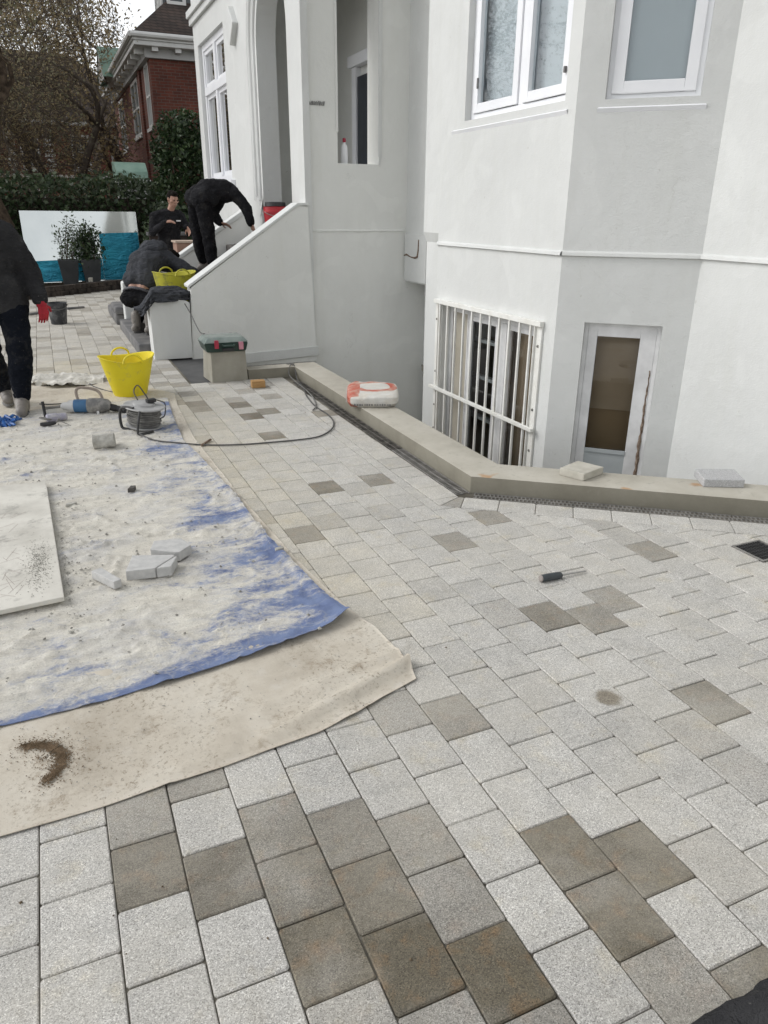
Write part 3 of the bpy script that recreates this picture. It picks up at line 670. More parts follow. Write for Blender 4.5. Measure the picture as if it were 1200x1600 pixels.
# far parapet
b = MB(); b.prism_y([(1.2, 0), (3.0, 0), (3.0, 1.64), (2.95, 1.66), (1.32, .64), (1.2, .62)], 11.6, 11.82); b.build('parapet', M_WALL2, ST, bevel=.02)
b = MB(); b.prism_y([(1.31, .62), (2.96, 1.645), (2.98, 1.69), (2.93, 1.70), (1.29, .672)], 11.585, 11.835); b.build('coping', M_WALL, ST, bevel=.012)
b = MB(); b.prism_y([(.97, 0), (1.2, 0), (1.22, .62), (1.08, .67), (.98, .64)], 11.58, 11.85); b.build('end_pier', M_WALL, ST, bevel=.02)
NST = 7; RISE = .165; TREAD = .272
for i in range(NST):
    x0 = .88 + i*TREAD; z1 = .135 + i*RISE*1.02
    b = MB(); b.box(x0, min(x0+TREAD+.3, 3.1), 9.125 if i else 9.20, 11.59, max(0, z1-.6)-.02, z1)
    o = b.build('step', M_SLATE if i == 0 else M_WETMORTAR, ST, bevel=.018)
b = MB(); b.box(.86, 1.16, 11.95, 13.4, 0, .16); b.box(.86, 1.1, 11.9, 12.7, .16, .27); b.build('stone_kerb', M_SLATE, ST, bevel=.04)
# lumpy bedding mortar on the treads: small heaps
for i, (mx, my, mz, s) in enumerate([(2.35, 9.9, 1.02, .16), (2.2, 9.6, .93, .14), (2.55, 10.5, 1.12, .15), (1.85, 9.7, .77, .14), (2.62, 9.9, 1.18, .13)]):
    bm = bmesh.new(); bmesh.ops.create_icosphere(bm, subdivisions=3, radius=1)
    for v in bm.verts:
        n_ = mnoise.noise(v.co*2.2 + Vector((i*5, 0, 0))); v.co *= 1+.35*n_; v.co = Vector((v.co.x*s*1.3, v.co.y*s*1.8, v.co.z*s*.6)) + Vector((mx, my, mz)) - ROOT[ST.name]
    me = bpy.data.meshes.new('mortar_heap'); bm.to_mesh(me); bm.free(); me.materials.append(M_WETMORTAR)
    for p in me.polygons: p.use_smooth = True
    o = bpy.data.objects.new('mortar_heap', me); COL.objects.link(o); o.parent = ST
# ------------------------------------------------------------------ sheets on the ground
def curve_at(pts, t):
    P = [Vector(p) for p in pts]; L = [0]
    for i in range(1, len(P)): L.append(L[-1] + (P[i]-P[i-1]).length)
    t = t*L[-1]
    for i in range(1, len(P)):
        if t <= L[i] + 1e-9: u = (t-L[i-1])/max(1e-9, L[i]-L[i-1]); return P[i-1].lerp(P[i], u)
    return P[-1]
def coons(bottom, top, left, right, nu, nv):
    X = np.zeros((nv+1, nu+1)); Y = X.copy()
    B = [curve_at(bottom, i/nu) for i in range(nu+1)]; T = [curve_at(top, i/nu) for i in range(nu+1)]
    Lc = [curve_at(left, j/nv) for j in range(nv+1)]; Rc = [curve_at(right, j/nv) for j in range(nv+1)]
    for j in range(nv+1):
        v = j/nv
        for i in range(nu+1):
            u = i/nu
            p = B[i]*(1-v) + T[i]*v + Lc[j]*(1-u) + Rc[j]*u - (B[0]*(1-u)*(1-v) + B[-1]*u*(1-v) + T[0]*(1-u)*v + T[-1]*u*v)
            X[j, i], Y[j, i] = p.x, p.y
    return X, Y
def sheet(name, X, Y, Z, mat, attr=None, thick=.002):
    nv, nu = X.shape; V = np.stack([X, Y, Z], -1).reshape(-1, 3)
    F = [[j*nu+i, j*nu+i+1, (j+1)*nu+i+1, (j+1)*nu+i] for j in range(nv-1) for i in range(nu-1)]
    n0 = len(V); lower = V.copy(); lower[:, 2] -= thick; V = np.vstack([V, lower])
    rim = [(0, i) for i in range(nu)] + [(j, nu-1) for j in range(1, nv)] + [(nv-1, i) for i in range(nu-2, -1, -1)] + [(j, 0) for j in range(nv-2, 0, -1)]
    rim = [j*nu+i for j, i in rim]
    F += [[rim[i-1], rim[i], rim[i]+n0, rim[i-1]+n0] for i in range(len(rim))]
    me = bpy.data.meshes.new(name); me.from_pydata([tuple(p) for p in V], [], F); me.materials.append(mat)
    for p in me.polygons: p.use_smooth = True
    if attr is not None:
        a = me.attributes.new('dust', 'FLOAT', 'POINT'); a.data.foreach_set('value', np.concatenate([attr.ravel(), attr.ravel()]).astype(np.float32))
    o = bpy.data.objects.new(name, me); COL.objects.link(o); return o
def tarp_material():
    q = NT('blue_tarpaulin'); v = q.pos()
    a = q.n('ShaderNodeAttribute'); a.attribute_name = 'dust'; d = a.outputs['Fac']
    wv = q.scale(v, (1., 2.2, 1.))
    big = q.noise(q.scale(v, (1., 1.5, 1.)), 2.6, 6, .58, .9); mid = q.noise(wv, 11, 6, .7, .3); fin = q.noise(v, 60, 4, .65)
    f = q.math('ADD', q.math('MULTIPLY', big, 1.0), q.math('MULTIPLY', mid, .5))
    f = q.math('ADD', f, q.math('MULTIPLY', fin, .30)); f = q.math('ADD', q.math('MULTIPLY', q.math('SUBTRACT', f, .91), 1.9), d)
    k = q.ramp(f, (.20, .06), (.36, .40), (.50, .78), (.66, .93), (.95, 1.))
    blue = q.ramp(q.noise(wv, 5, 5), (.3, (.055, .095, .24)), (.7, (.15, .21, .37)))
    st_ = q.noise(q.scale(v, (1., 3.2, 1.)), 4.6, 10, .78, .35); dust = q.ramp(st_, (.30, (.46, .435, .375)), (.48, (.615, .585, .515)), (.66, (.71, .685, .605)))
    dk = q.ramp(q.noise(q.scale(v, (2.4, 1, 1)), 1.7, 5, .6), (.62, 0.), (.74, .6)); dust = q.mix(dk, dust, (.38, .365, .32))
    lv = q.ramp(q.noise(q.scale(v, (1., 1.8, 1.)), 1.9, 6, .65, .5), (.50, 0.), (.70, .45)); dust = q.mix(lv, dust, q.ramp(q.noise(v, 40, 5, .7), (.3, (.40, .41, .45)), (.7, (.60, .61, .63))))
    gr = q.ramp(q.noise(v, 150, 3, .7), (.3, .82), (.7, 1.12)); dust = q.mix(1., dust, gr, 'MULTIPLY')
    sp = q.ramp(q.noise(v, 60, 4, .65), (.62, 0.), (.68, .6)); dust = q.mix(sp, dust, (.23, .225, .21))
    cr = q.math('ABSOLUTE', q.math('SUBTRACT', q.noise(q.scale(v, (1., 2.6, 1.)), 2.1, 4, .5, .7), .5)); crl = q.ramp(cr, (.0, .8), (.012, 0.))
    cr2 = q.math('ABSOLUTE', q.math('SUBTRACT', q.noise(q.scale(v, (2.2, 1., 1.)), 1.7, 4, .5, .9), .5)); crl2 = q.ramp(cr2, (.0, .6), (.010, 0.))
    k = q.math('ADD', q.math('MULTIPLY', crl, .35), k, True)
    q.col(q.mix(q.math('MULTIPLY', crl2, .5), q.mix(k, blue, dust), (.36, .35, .32))).rough(q.ramp(k, (0., .6), (.6, .95)))
    q.bump(q.math('ADD', q.math('MULTIPLY', st_, 1.6), q.math('ADD', q.math('MULTIPLY', q.noise(v, 110, 4, .7), .5), q.math('MULTIPLY', crl, .5))), .55, .008); return q.m
bot = [(-1.3, 2.32), (-.36, 2.325), (-.112, 2.329), (.159, 2.353), (.398, 2.383), (.677, 2.433), (.871, 2.482), (.972, 2.545)]
rgt = [(.972, 2.545), (.941, 2.715), (.916, 2.959), (.885, 3.276), (.859, 3.687), (.857, 4.054), (.83, 4.559), (.80, 4.999), (.76, 5.448), (.80, 6.2), (.85, 6.83)]
top = [(-1.3, 6.7), (-.53, 6.77), (-.03, 6.85), (.4, 6.88), (.85, 6.83)]; lft = [(-1.3, 2.32), (-1.32, 4.5), (-1.3, 6.7)]
X, Y = coons(bot, top, lft, rgt, 150, 300)
ridge = 1-np.abs(2*fbm(X*1.0, Y*2.0, 2.6, 3, 4)-1); ridge2 = 1-np.abs(2*fbm(X*1.6, Y*2.8, 5.0, 9, 3)-1)
Z = .010 + .034*ridge**14*fbm(X, Y, 1.1, 5, 2) + .008*ridge2**12 + .004*fbm(X, Y, 9, 21, 3)
ud = np.linspace(0, 1, X.shape[1])[None, :]*np.ones_like(X); vd = np.linspace(0, 1, X.shape[0])[:, None]*np.ones_like(X)
edge_r = (1-ud)*2.1; edge_b = vd*4.4
Z += .020*np.exp(-((edge_r-.02)/.03)**2)*fbm(X, Y, 4, 8, 2) + .022*np.exp(-(edge_b/.03)**2)*np.clip((X+.1)/1.0, 0, 1) 
corner = np.exp(-(((X-.90)/.10)**2 + ((Y-2.58)/.12)**2)); Z += .022*corner
dust = .55 + .32*np.clip(edge_b/.8, 0, 1)*np.clip(edge_r/.6, 0, 1)
dust -= .40*np.exp(-(edge_b/.085)**2)*np.clip(.4+(X+.4), .25, 1) + .24*np.exp(-((edge_r-.18)/.22)**2)*np.exp(-((Y-3.0)/.9)**2) + .06*np.exp(-(edge_r/.10)**2)
dust -= .5*np.exp(-(((X-.93)/.09)**2+((Y-2.58)/.10)**2)) + .20*np.exp(-((Y-6.6)/.22)**2) + .16*np.exp(-((Y-5.3)/.16)**2)
o = sheet('blue_tarpaulin', X, Y, Z, tarp_material(), dust); TARP = np.stack([X, Y, Z], -1).reshape(-1, 3); tag(o, 'blue tarpaulin caked in pale stone dust on the pavers', 'tarpaulin')

def dustsheet_material():
    q = NT('beige_dust_sheet'); v = q.pos()
    c = q.ramp(q.noise(v, 2.6, 7, .65, .4), (.3, (.45, .40, .325)), (.5, (.585, .535, .45)), (.72, (.67, .63, .55)))
    m = q.ramp(q.noise(v, 6.5, 10, .82, .2), (.55, 0.), (.64, .7)); c = q.mix(q.math('MULTIPLY', m, .95), c, (.31, .25, .18)); wv_ = q.n('ShaderNodeTexWave'); wv_.inputs['Scale'].default_value = 190; q.l(v, wv_.inputs['Vector']); c = q.mix(.12, c, wv_.outputs['Color'], 'MULTIPLY')
    sp = q.ramp(q.noise(v, 75, 6, .75), (.54, 0.), (.62, .75)); c = q.mix(q.math('MULTIPLY', sp, q.ramp(q.noise(v, 3.3, 4, .6), (.42, .1), (.56, 1.))), c, (.22, .18, .13))
    pale = q.ramp(q.noise(v, 12, 6, .7), (.55, 0.), (.75, .5)); c = q.mix(pale, c, (.58, .56, .51))
    q.col(c).rough(.95); q.bump(q.math('ADD', q.noise(v, 26, 5), q.math('MULTIPLY', q.noise(v, 400, 2), .25)), .45, .006); return q.m
bot = [(-1.4, 1.81), (-.342, 1.818), (-.067, 1.823), (.088, 1.839), (.283, 1.851), (.453, 1.874), (.611, 1.891), (.766, 1.935), (.883, 1.983), (1.035, 2.033)]
rgt = [(1.035, 2.033), (1.053, 2.127), (1.054, 2.198), (1.041, 2.409), (.99, 2.62), (.93, 3.2), (.88, 4.2), (.85, 5.5), (.9, 6.6), (.95, 7.05)]
top = [(-1.4, 8.65), (-.35, 8.61), (.316, 8.1), (.95, 7.05)]; lft = [(-1.4, 1.81), (-1.4, 8.65)]
X, Y = coons(bot, top, lft, rgt, 130, 260)
Z = .0045 + .004*fbm(X, Y, 3, 31, 3)*np.clip((3.2-Y)*2, 0, 1) + .012*np.clip(Y-6.8, 0, 1)*(1-np.abs(2*fbm(X*.6, Y*2, 3, 33, 3)-1))**3
def ridge_line(p0, p1, w, h, X, Y):
    p0 = np.array(p0); p1 = np.array(p1); d = p1-p0; L = np.linalg.norm(d); d = d/L
    s = (X-p0[0])*d[0] + (Y-p0[1])*d[1]; t = -(X-p0[0])*d[1] + (Y-p0[1])*d[0]
    return h*np.exp(-(t/w)**2)*np.clip(s/L, 0, 1)**.7*(s < L*1.06)
Z += ridge_line((.36, 1.90), (1.07, 2.135), .024, .042, X, Y) + ridge_line((.30, 2.05), (1.05, 2.23), .012, .010, X, Y) + ridge_line((.0, 2.1), (.75, 2.02), .01, .008, X, Y) + ridge_line((-.35, 2.0), (.3, 2.2), .008, .006, X, Y) + ridge_line((.45, 2.33), (1.04, 2.15), .012, .010, X, Y) + ridge_line((-.3, 1.86), (.5, 1.93), .010, .006, X, Y) + .006*(1-np.abs(2*fbm(X, Y*2, 3.5, 77, 3)-1))**8
Z[(Y > 2.55) & (Y < 6.7) & (X < .8)] = .003
o = sheet('dust_sheet', X, Y, Z, dustsheet_material()); DSH = np.stack([X, Y, Z], -1).reshape(-1, 3); tag(o, 'soiled beige cotton dust sheet with folded corner under the blue tarpaulin', 'dust sheet')

# crumbs: dark soil spill, mortar grit
def drop(pts, H):
    out = []; P = np.array(pts); H = H[::5]
    for i in range(0, len(P), 200):
        q = P[i:i+200]; d = ((q[:, None, :2]-H[None, :, :2])**2).sum(-1); j = d.argmin(1)
        out += [(a[0], a[1], H[k, 2]+.003) for a, k in zip(q, j)]
    return out
def crumbs(name, pts, sizes, mat, label, cat):
    vs = []; fs = []
    base = [(1, 0, 0), (-1, 0, 0), (0, 1, 0), (0, -1, 0), (0, 0, 1), (0, 0, -.6)]; bf = [(0, 2, 4), (2, 1, 4), (1, 3, 4), (3, 0, 4), (2, 0, 5), (1, 2, 5), (3, 1, 5), (0, 3, 5)]
    for (x, y, z), s in zip(pts, sizes):
        a = random.uniform(0, 6.28); ca, sa = math.cos(a), math.sin(a); k = (random.uniform(.6, 1.4), random.uniform(.6, 1.3), random.uniform(.45, 1)); b0 = len(vs)
        for p in base:
            px, py, pz = p[0]*k[0]*s*random.uniform(.8, 1.2), p[1]*k[1]*s, p[2]*k[2]*s; vs.append((x+px*ca-py*sa, y+px*sa+py*ca, z+pz+s*.3))
        fs += [[i+b0 for i in f] for f in bf]
    me = bpy.data.meshes.new(name); me.from_pydata(vs, [], fs); me.materials.append(mat); o = bpy.data.objects.new(name, me); COL.objects.link(o)
    return tag(o, label, cat, kind='stuff')
cres = [(-.29, 2.19), (-.235, 2.175), (-.19, 2.135), (-.172, 2.09), (-.18, 2.045), (-.20, 2.01), (-.225, 1.985)]
pts = []; sz = []
for i in range(4200):
    p = curve_at(cres, random.random()); w = .010 if random.random() < .85 else .035
    pts.append((p.x+random.gauss(0, w), p.y+random.gauss(0, w), .006)); sz.append(random.uniform(.0010, .0030))
crumbs('soil_spill', drop(pts, DSH), sz, pm('dark_soil', (.11, .08, .05), (.22, .16, .105), 40, .95), 'crescent of spilt brown soil on the beige dust sheet', 'soil')
pts = []; sz = []
for i in range(1900):
    pts.append((random.uniform(-.5, .85), random.uniform(2.4, 6.3), .013)); sz.append(min(.009, .0013*random.paretovariate(1.6)))
for i in range(900):
    t = random.random(); pts.append((-.13+.13*abs(random.gauss(0, 1))*random.random(), random.triangular(2.7, 4.7, 3.4), .012)); sz.append(min(.006, .0009*random.paretovariate(1.7)))
NTP = len(pts)
for i in range(420):
    pts.append((random.uniform(-.4, 1.), random.uniform(1.85, 2.4), .008)); sz.append(min(.003, .0012*random.paretovariate(2)))
crumbs('mortar_grit', drop(pts[:NTP], TARP) + drop(pts[NTP:], DSH), sz, pm('mortar_grit', (.20, .195, .175), (.42, .41, .37), 30, .95), 'grey mortar grit scattered over the tarpaulin', 'grit')
pts = [(random.uniform(-.6, 3.3), random.uniform(.7, 7), .001) for i in range(420)]
pts = [p for p in pts if not point_in(BLUE, p[0], p[1]) and not point_in(BEIGE, p[0], p[1]) and (p[0] < 2.1 or p[1] < 2.4)]
crumbs('paving_grit', pts, [min(.005, .0011*random.paretovariate(2)) for _ in pts], pm('dark_grit', (.08, .06, .04), (.2, .16, .11), 30, .95), 'tiny brown crumbs of dirt on the pavers', 'grit')

# ------------------------------------------------------------------ board and offcuts
def board_material():
    q = NT('dusty_white_board'); v = q.pos()
    c = q.ramp(q.noise(v, 3, 7, .65), (.3, (.46, .44, .39)), (.6, (.66, .64, .58)))
    dk = q.ramp(q.noise(v, 5, 7, .75), (.55, 0.), (.64, .7)); c = q.mix(dk, c, (.32, .31, .28))
    vo = q.n('ShaderNodeTexVoronoi', feature='DISTANCE_TO_EDGE'); vo.inputs['Scale'].default_value = 9; q.l(q.scale(v, (1, .5, 1)), vo.inputs['Vector'])
    q.col(c).rough(.85); q.bump(q.noise(v, 40, 5), .3, .003); return q.m
t = thing('white_board', 'dusty white sheet board lying on the blue tarpaulin at left edge', 'board', (-.5, 3.9, .03))
b = MB(); b.prism([(-1.15, 3.02), (-.132, 3.115), (-.187, 4.735), (-1.2, 4.80)], .03, .052); b.build('panel', board_material(), t, bevel=.004)
b = MB(); rr = random.Random(9)
for i in range(34):
    cx, cy = rr.uniform(-.44, -.29), rr.uniform(3.2, 4.25); a = rr.uniform(0, 3.14); L = rr.uniform(.02, .07); w = .0007
    dx, dy = math.cos(a)*L, math.sin(a)*L; nx, ny = -math.sin(a)*w, math.cos(a)*w
    b.quad((cx-dx+nx, cy-dy+ny, .0526), (cx+dx+nx, cy+dy+ny, .0526), (cx+dx-nx, cy+dy-ny, .0526), (cx-dx-nx, cy-dy-ny, .0526))
o = b.build('blade_scratches', pm('scratch', (.22, .16, .14), (.34, .27, .25), 30, .9), t); o['kind'] = 'stuff'
pts = [(-.23+random.gauss(0, .03)-max(0, (3.55-y0))*.05, y0, .053) for y0 in [random.gauss(3.5, .14) for _ in range(900)]]
o = crumbs('board_grit', pts, [random.uniform(.0008, .003) for _ in pts], MATS['mortar_grit'], 'heap of grey grit on the white board', 'grit')
M_CUT = pm('cut_concrete', (.30, .30, .295), (.40, .395, .385), 30, .9, .4, 200, .002)
def chunk(name, poly, z0, z1, label, mat=M_CUT, group=None, bev=.004):
    cx = sum(p[0] for p in poly)/len(poly); cy = sum(p[1] for p in poly)/len(poly)
    b = MB(); b.prism([(x-cx, y-cy) for x, y in poly], 0, z1-z0); o = b.build(name, mat, None, bevel=bev); o.location = (cx, cy, z0); return tag(o, label, 'paver', group)
z = .022; M_CUTL = pm('cut_concrete_pale', (.44, .44, .43), (.54, .535, .52), 30, .85, .4, 200, .002)
GO = 'paver offcuts on the tarpaulin'
chunk('paver_offcut', [(.134, 3.222), (.262, 3.205), (.362, 3.30), (.368, 3.318), (.182, 3.388)], z, z+.05, 'large cut paver offcut lying flat on the tarpaulin, nearest the middle', M_CUTL, GO)
chunk('paver_offcut', [(.268, 3.202), (.335, 3.197), (.378, 3.30), (.367, 3.296)], z, z+.05, 'small triangular cut piece touching the large paver offcut', M_CUTL, GO)
chunk('paver_offcut', [(.269, 3.425), (.375, 3.345), (.395, 3.34), (.462, 3.40), (.43, 3.50), (.30, 3.52)], z, z+.05, 'five-sided paver offcut behind the large offcut', M_CUTL, GO)
chunk('paver_offcut', [(-.010, 3.31), (.076, 3.155), (.110, 3.172), (.036, 3.33)], z, z+.04, 'thin pale strip of cut paver left of the large offcut', M_PALE0 if 0 else M_CUTL, GO)
M_CRUST = pm('mortar_crusted', (.30, .29, .26), (.52, .51, .47), 18, .95, .8, 30, .008)
o = chunk('stone_chip', [(-.09, 4.31), (-.03, 4.33), (-.03, 4.35), (-.085, 4.34)], .018, .035, 'thin grey stone chip beside the white board', M_CRUST); o['category'] = 'stone chip'
o = chunk('stone_chip', [(.845, 3.245), (.895, 3.26), (.895, 3.285), (.85, 3.275)], .02, .04, 'grey stone chip at the right edge of the blue tarpaulin', M_CRUST); o['category'] = 'stone chip'
o = chunk('stone_chip', [(.26, 4.42), (.30, 4.43), (.315, 4.47), (.285, 4.475)], .018, .045, 'dark stone chip in the middle of the tarpaulin', M_WETMORTAR); o['category'] = 'stone chip'
b = MB(); b.lathe((.13, 5.46, .065), [(.045, 0), (.052, .004), (.05, .03), (.053, .06), (.049, .11), (.052, .145), (.045, .152), (.01, .154)], 18, axis=(1, -.12, .03)); o = b.build('crusted_cup', M_CRUST, None, smooth=True); tag(o, 'mortar-crusted plastic beaker lying on its side on the tarpaulin', 'beaker')

# pavers left on the kerb
M_PALE = pm('pale_paver', (.42, .40, .345), (.52, .50, .44), 12, .9, .4, 150, .003)
M_GREYP = pm('grey_speckled_paver', (.30, .30, .305), (.56, .56, .56), 230, .9, .4, 200, .003)
o = chunk('loose_paver', [(2.735, 3.50), (2.80, 3.345), (3.0, 3.41), (2.93, 3.575)], .1005, .148, 'dirty cream paver left on the concrete kerb below the small window', M_PALE, None, .006)
o = chunk('loose_paver', [(3.40, 2.99), (3.615, 2.885), (3.72, 3.06), (3.50, 3.165)], .1005, .15, 'grey speckled paver left on the kerb near the right edge', M_GREYP, None, .006)

# ------------------------------------------------------------------ screwdriver
t = thing('screwdriver', 'screwdriver with dark grip lying on the pale pavers', 'screwdriver', (2.0, 2.5, 0))
a0 = Vector((1.915, 2.507, .0185)); ax = Vector((1, -.012, -.04)).normalized()
MB().lathe(a0, [(.012, 0), (.017, .004), (.018, .03), (.0185, .09), (.016, .112), (.010, .118)], 14, axis=ax).build('grip', pm('dark_grip', (.035, .042, .048), (.06, .07, .075), 20, .55), t, smooth=True)
MB().lathe(a0 - ax*.004, [(.013, 0), (.0165, .003), (.0165, .012)], 14, axis=ax).build('end_cap', pm('grip_end', (.22, .19, .17), (.30, .27, .25), 20, .6), t, smooth=True)
M_STEEL = pm('bare_steel', (.30, .29, .28), (.42, .41, .40), 20, .4, metal=.7)
MB().lathe(a0 + ax*.116, [(.007, 0), (.0055, .006), (.0042, .012), (.0042, .125), (.005, .14), (.002, .145)], 10, axis=ax).build('shaft', M_STEEL, t, smooth=True)

# ------------------------------------------------------------------ plinth, toolbox, timber, bag
t = thing('cement_plinth', 'freshly rendered cement block standing beside the stairs under the toolbox', 'plinth', (1.55, 7.55, 0))
b = MB(); b.add([(1.375, 7.41, -.01), (1.742, 7.41, -.01), (1.742, 7.78, -.01), (1.355, 7.78, -.01), (1.385, 7.42, .30), (1.735, 7.42, .30), (1.735, 7.77, .30), (1.375, 7.77, .30)], [[0, 3, 2, 1], [4, 5, 6, 7], [0, 1, 5, 4], [1, 2, 6, 5], [2, 3, 7, 6], [3, 0, 4, 7]]); b.build('block', M_PLINTH, t, bevel=.01)
M_TOOL = pm('dark_green_plastic', (.016, .040, .032), (.03, .062, .05), 6, .4)
M_TOOLT = pm('translucent_lid', (.16, .20, .185), (.24, .28, .26), 8, .25)
M_RED = pm('red_plastic', (.30, .012, .04), (.40, .03, .06), 10, .45)
t = thing('toolbox', 'dark green plastic toolbox with red latches on the cement block', 'toolbox', (1.55, 7.55, .3))
b = MB(); b.add([(1.345, 7.385, .302), (1.735, 7.385, .302), (1.735, 7.70, .302), (1.345, 7.70, .302), (1.315, 7.36, .395), (1.755, 7.36, .395), (1.755, 7.72, .395), (1.315, 7.72, .395)], [[0, 3, 2, 1], [4, 5, 6, 7], [0, 1, 5, 4], [1, 2, 6, 5], [2, 3, 7, 6], [3, 0, 4, 7]]); b.build('tray', M_TOOL, t, bevel=.018, bseg=3)
b = MB(); b.add([(1.312, 7.356, .396), (1.758, 7.356, .396), (1.758, 7.724, .396), (1.312, 7.724, .396), (1.36, 7.41, .445), (1.715, 7.41, .445), (1.715, 7.67, .445), (1.36, 7.67, .445)], [[0, 3, 2, 1], [4, 5, 6, 7], [0, 1, 5, 4], [1, 2, 6, 5], [2, 3, 7, 6], [3, 0, 4, 7]]); b.build('lid', M_TOOLT, t, bevel=.012, bseg=3)
MB().box(1.415, 1.455, 7.338, 7.362, .345, .425).build('latch', M_RED, t, bevel=.006)
MB().box(1.655, 1.70, 7.338, 7.362, .325, .40).build('latch', pm('pink_plastic', (.50, .20, .26), (.58, .28, .33), 10, .5), t, bevel=.006)
MB().tube([(1.49, 7.36, .375), (1.50, 7.325, .37), (1.60, 7.325, .37), (1.61, 7.36, .375)], .010, 8).build('handle', M_TOOL, t, smooth=True)
MB().box(1.49, 1.61, 7.345, 7.36, .315, .345).build('label_plate', M_BLACK, t, bevel=.004)
def wood_material():
    q = NT('sawn_timber'); v = q.pos(); c = q.ramp(q.noise(q.scale(v, (3, 30, 30)), 3, 5, .6, .8), (.3, (.30, .16, .055)), (.7, (.48, .29, .12)))
    q.col(c).rough(.75); return q.m
o = MB().box(-.065, .065, -.045, .045, 0, .066).build('timber_offcut', wood_material(), None, bevel=.003); o.location = (1.752, 7.05, .0005); o.rotation_euler = (0, 0, R(-4)); tag(o, 'small orange-brown sawn timber offcut on the pavers by the cement block', 'timber offcut')

t = thing('cement_bag', 'opened red and white paper bag of cement resting on the kerb', 'bag', (2.44, 5.75, .1))
bm = bmesh.new(); bmesh.ops.create_cube(bm, size=2); bmesh.ops.subdivide_edges(bm, edges=bm.edges[:], cuts=13, use_grid_fill=True)
ang = R(-22); bc = Vector((2.43, 5.76, .154))
for v in bm.verts:
    x, y, z = v.co; e = 6
    L = (abs(x)**e + abs(y)**e + abs(z)**e)**(1/e); f = 1/max(L, 1e-6)*max(abs(x), abs(y), abs(z)); x, y, z = x*f, y*f, z*f
    px, py, pz = x*.22, y*.30, z*.052*(1-.20*(x*x*x*x)-.16*y**4) + .012*mnoise.noise(Vector((x*2.2, y*3, z)))*(1 if z > -.5 else .2) + .008*abs(mnoise.noise(Vector((x*7, y*6, z*3))))
    if z < -.8: pz = -.052
    v.co = Vector((px*math.cos(ang)-py*math.sin(ang), px*math.sin(ang)+py*math.cos(ang), pz)) + bc - ROOT[t.name]
me = bpy.data.meshes.new('sack'); bm.to_mesh(me); bm.free()
for p in me.polygons: p.use_smooth = True
q = NT('printed_paper_bag'); oc = q.n('ShaderNodeTexCoord').outputs['Object']; mp = q.n('ShaderNodeMapping'); mp.inputs['Rotation'].default_value = (0, 0, -ang); q.l(oc, mp.inputs[0])
sx = q.n('ShaderNodeSeparateXYZ'); q.l(mp.outputs[0], sx.inputs[0]); nz = q.noise(oc, 7, 3)
left = q.math('LESS_THAN', q.math('ADD', sx.outputs[0], q.math('MULTIPLY', nz, .05)), -.10)
ring = q.math('ABSOLUTE', q.math('SUBTRACT', q.math('POWER', q.math('ADD', q.math('POWER', sx.outputs[0], 2.), q.math('POWER', q.math('SUBTRACT', sx.outputs[1], .05), 2.)), .5), .17))
rg = q.math('MULTIPLY', q.math('LESS_THAN', ring, .032), q.math('GREATER_THAN', sx.outputs[2], .09))
fr = q.math('GREATER_THAN', sx.outputs[1], -.27)
c = q.mix(q.math('MULTIPLY', q.math('MAXIMUM', left, rg), fr), q.ramp(q.noise(oc, 9, 5), (.3, (.52, .51, .47)), (.7, (.70, .69, .66))), (.46, .10, .06))
c = q.mix(q.ramp(q.noise(oc, 8, 5, .7), (.42, 0.), (.7, .75)), c, (.58, .53, .44))
q.col(c).rough(.55); q.bump(q.noise(oc, 22, 4, .6, 1.), .6, .012); me.materials.append(q.m)
o = bpy.data.objects.new('sack', me); COL.objects.link(o); o.parent = t
# two lines of blurred white print on the red side, and small print along the end
Rz = Matrix.Rotation(ang, 3, 'Z'); b = MB(); rr = random.Random(4)
for row, (zc, h) in enumerate(((.016, .013), (-.012, .006))):
    yy = -.24
    while yy < .12:
        w_ = rr.uniform(.016, .024) if row == 0 else rr.uniform(.008, .014)
        b.obox(bc + Rz @ Vector((-.2215, yy, zc)), Rz @ Vector((.0015, 0, 0)), Rz @ Vector((0, w_*.38, 0)), (0, 0, h)); yy += w_*1.35
b.build('print', M_OLDW, t)
b = MB(); yy = -.15
while yy < .15: b.obox(bc + Rz @ Vector((yy, -.3205, -.022)), Rz @ Vector((.006, 0, 0)), Rz @ Vector((0, .0015, 0)), (0, 0, rr.uniform(.004, .009))); yy += rr.uniform(.016, .026)
b.build('print', M_SLATE, t)

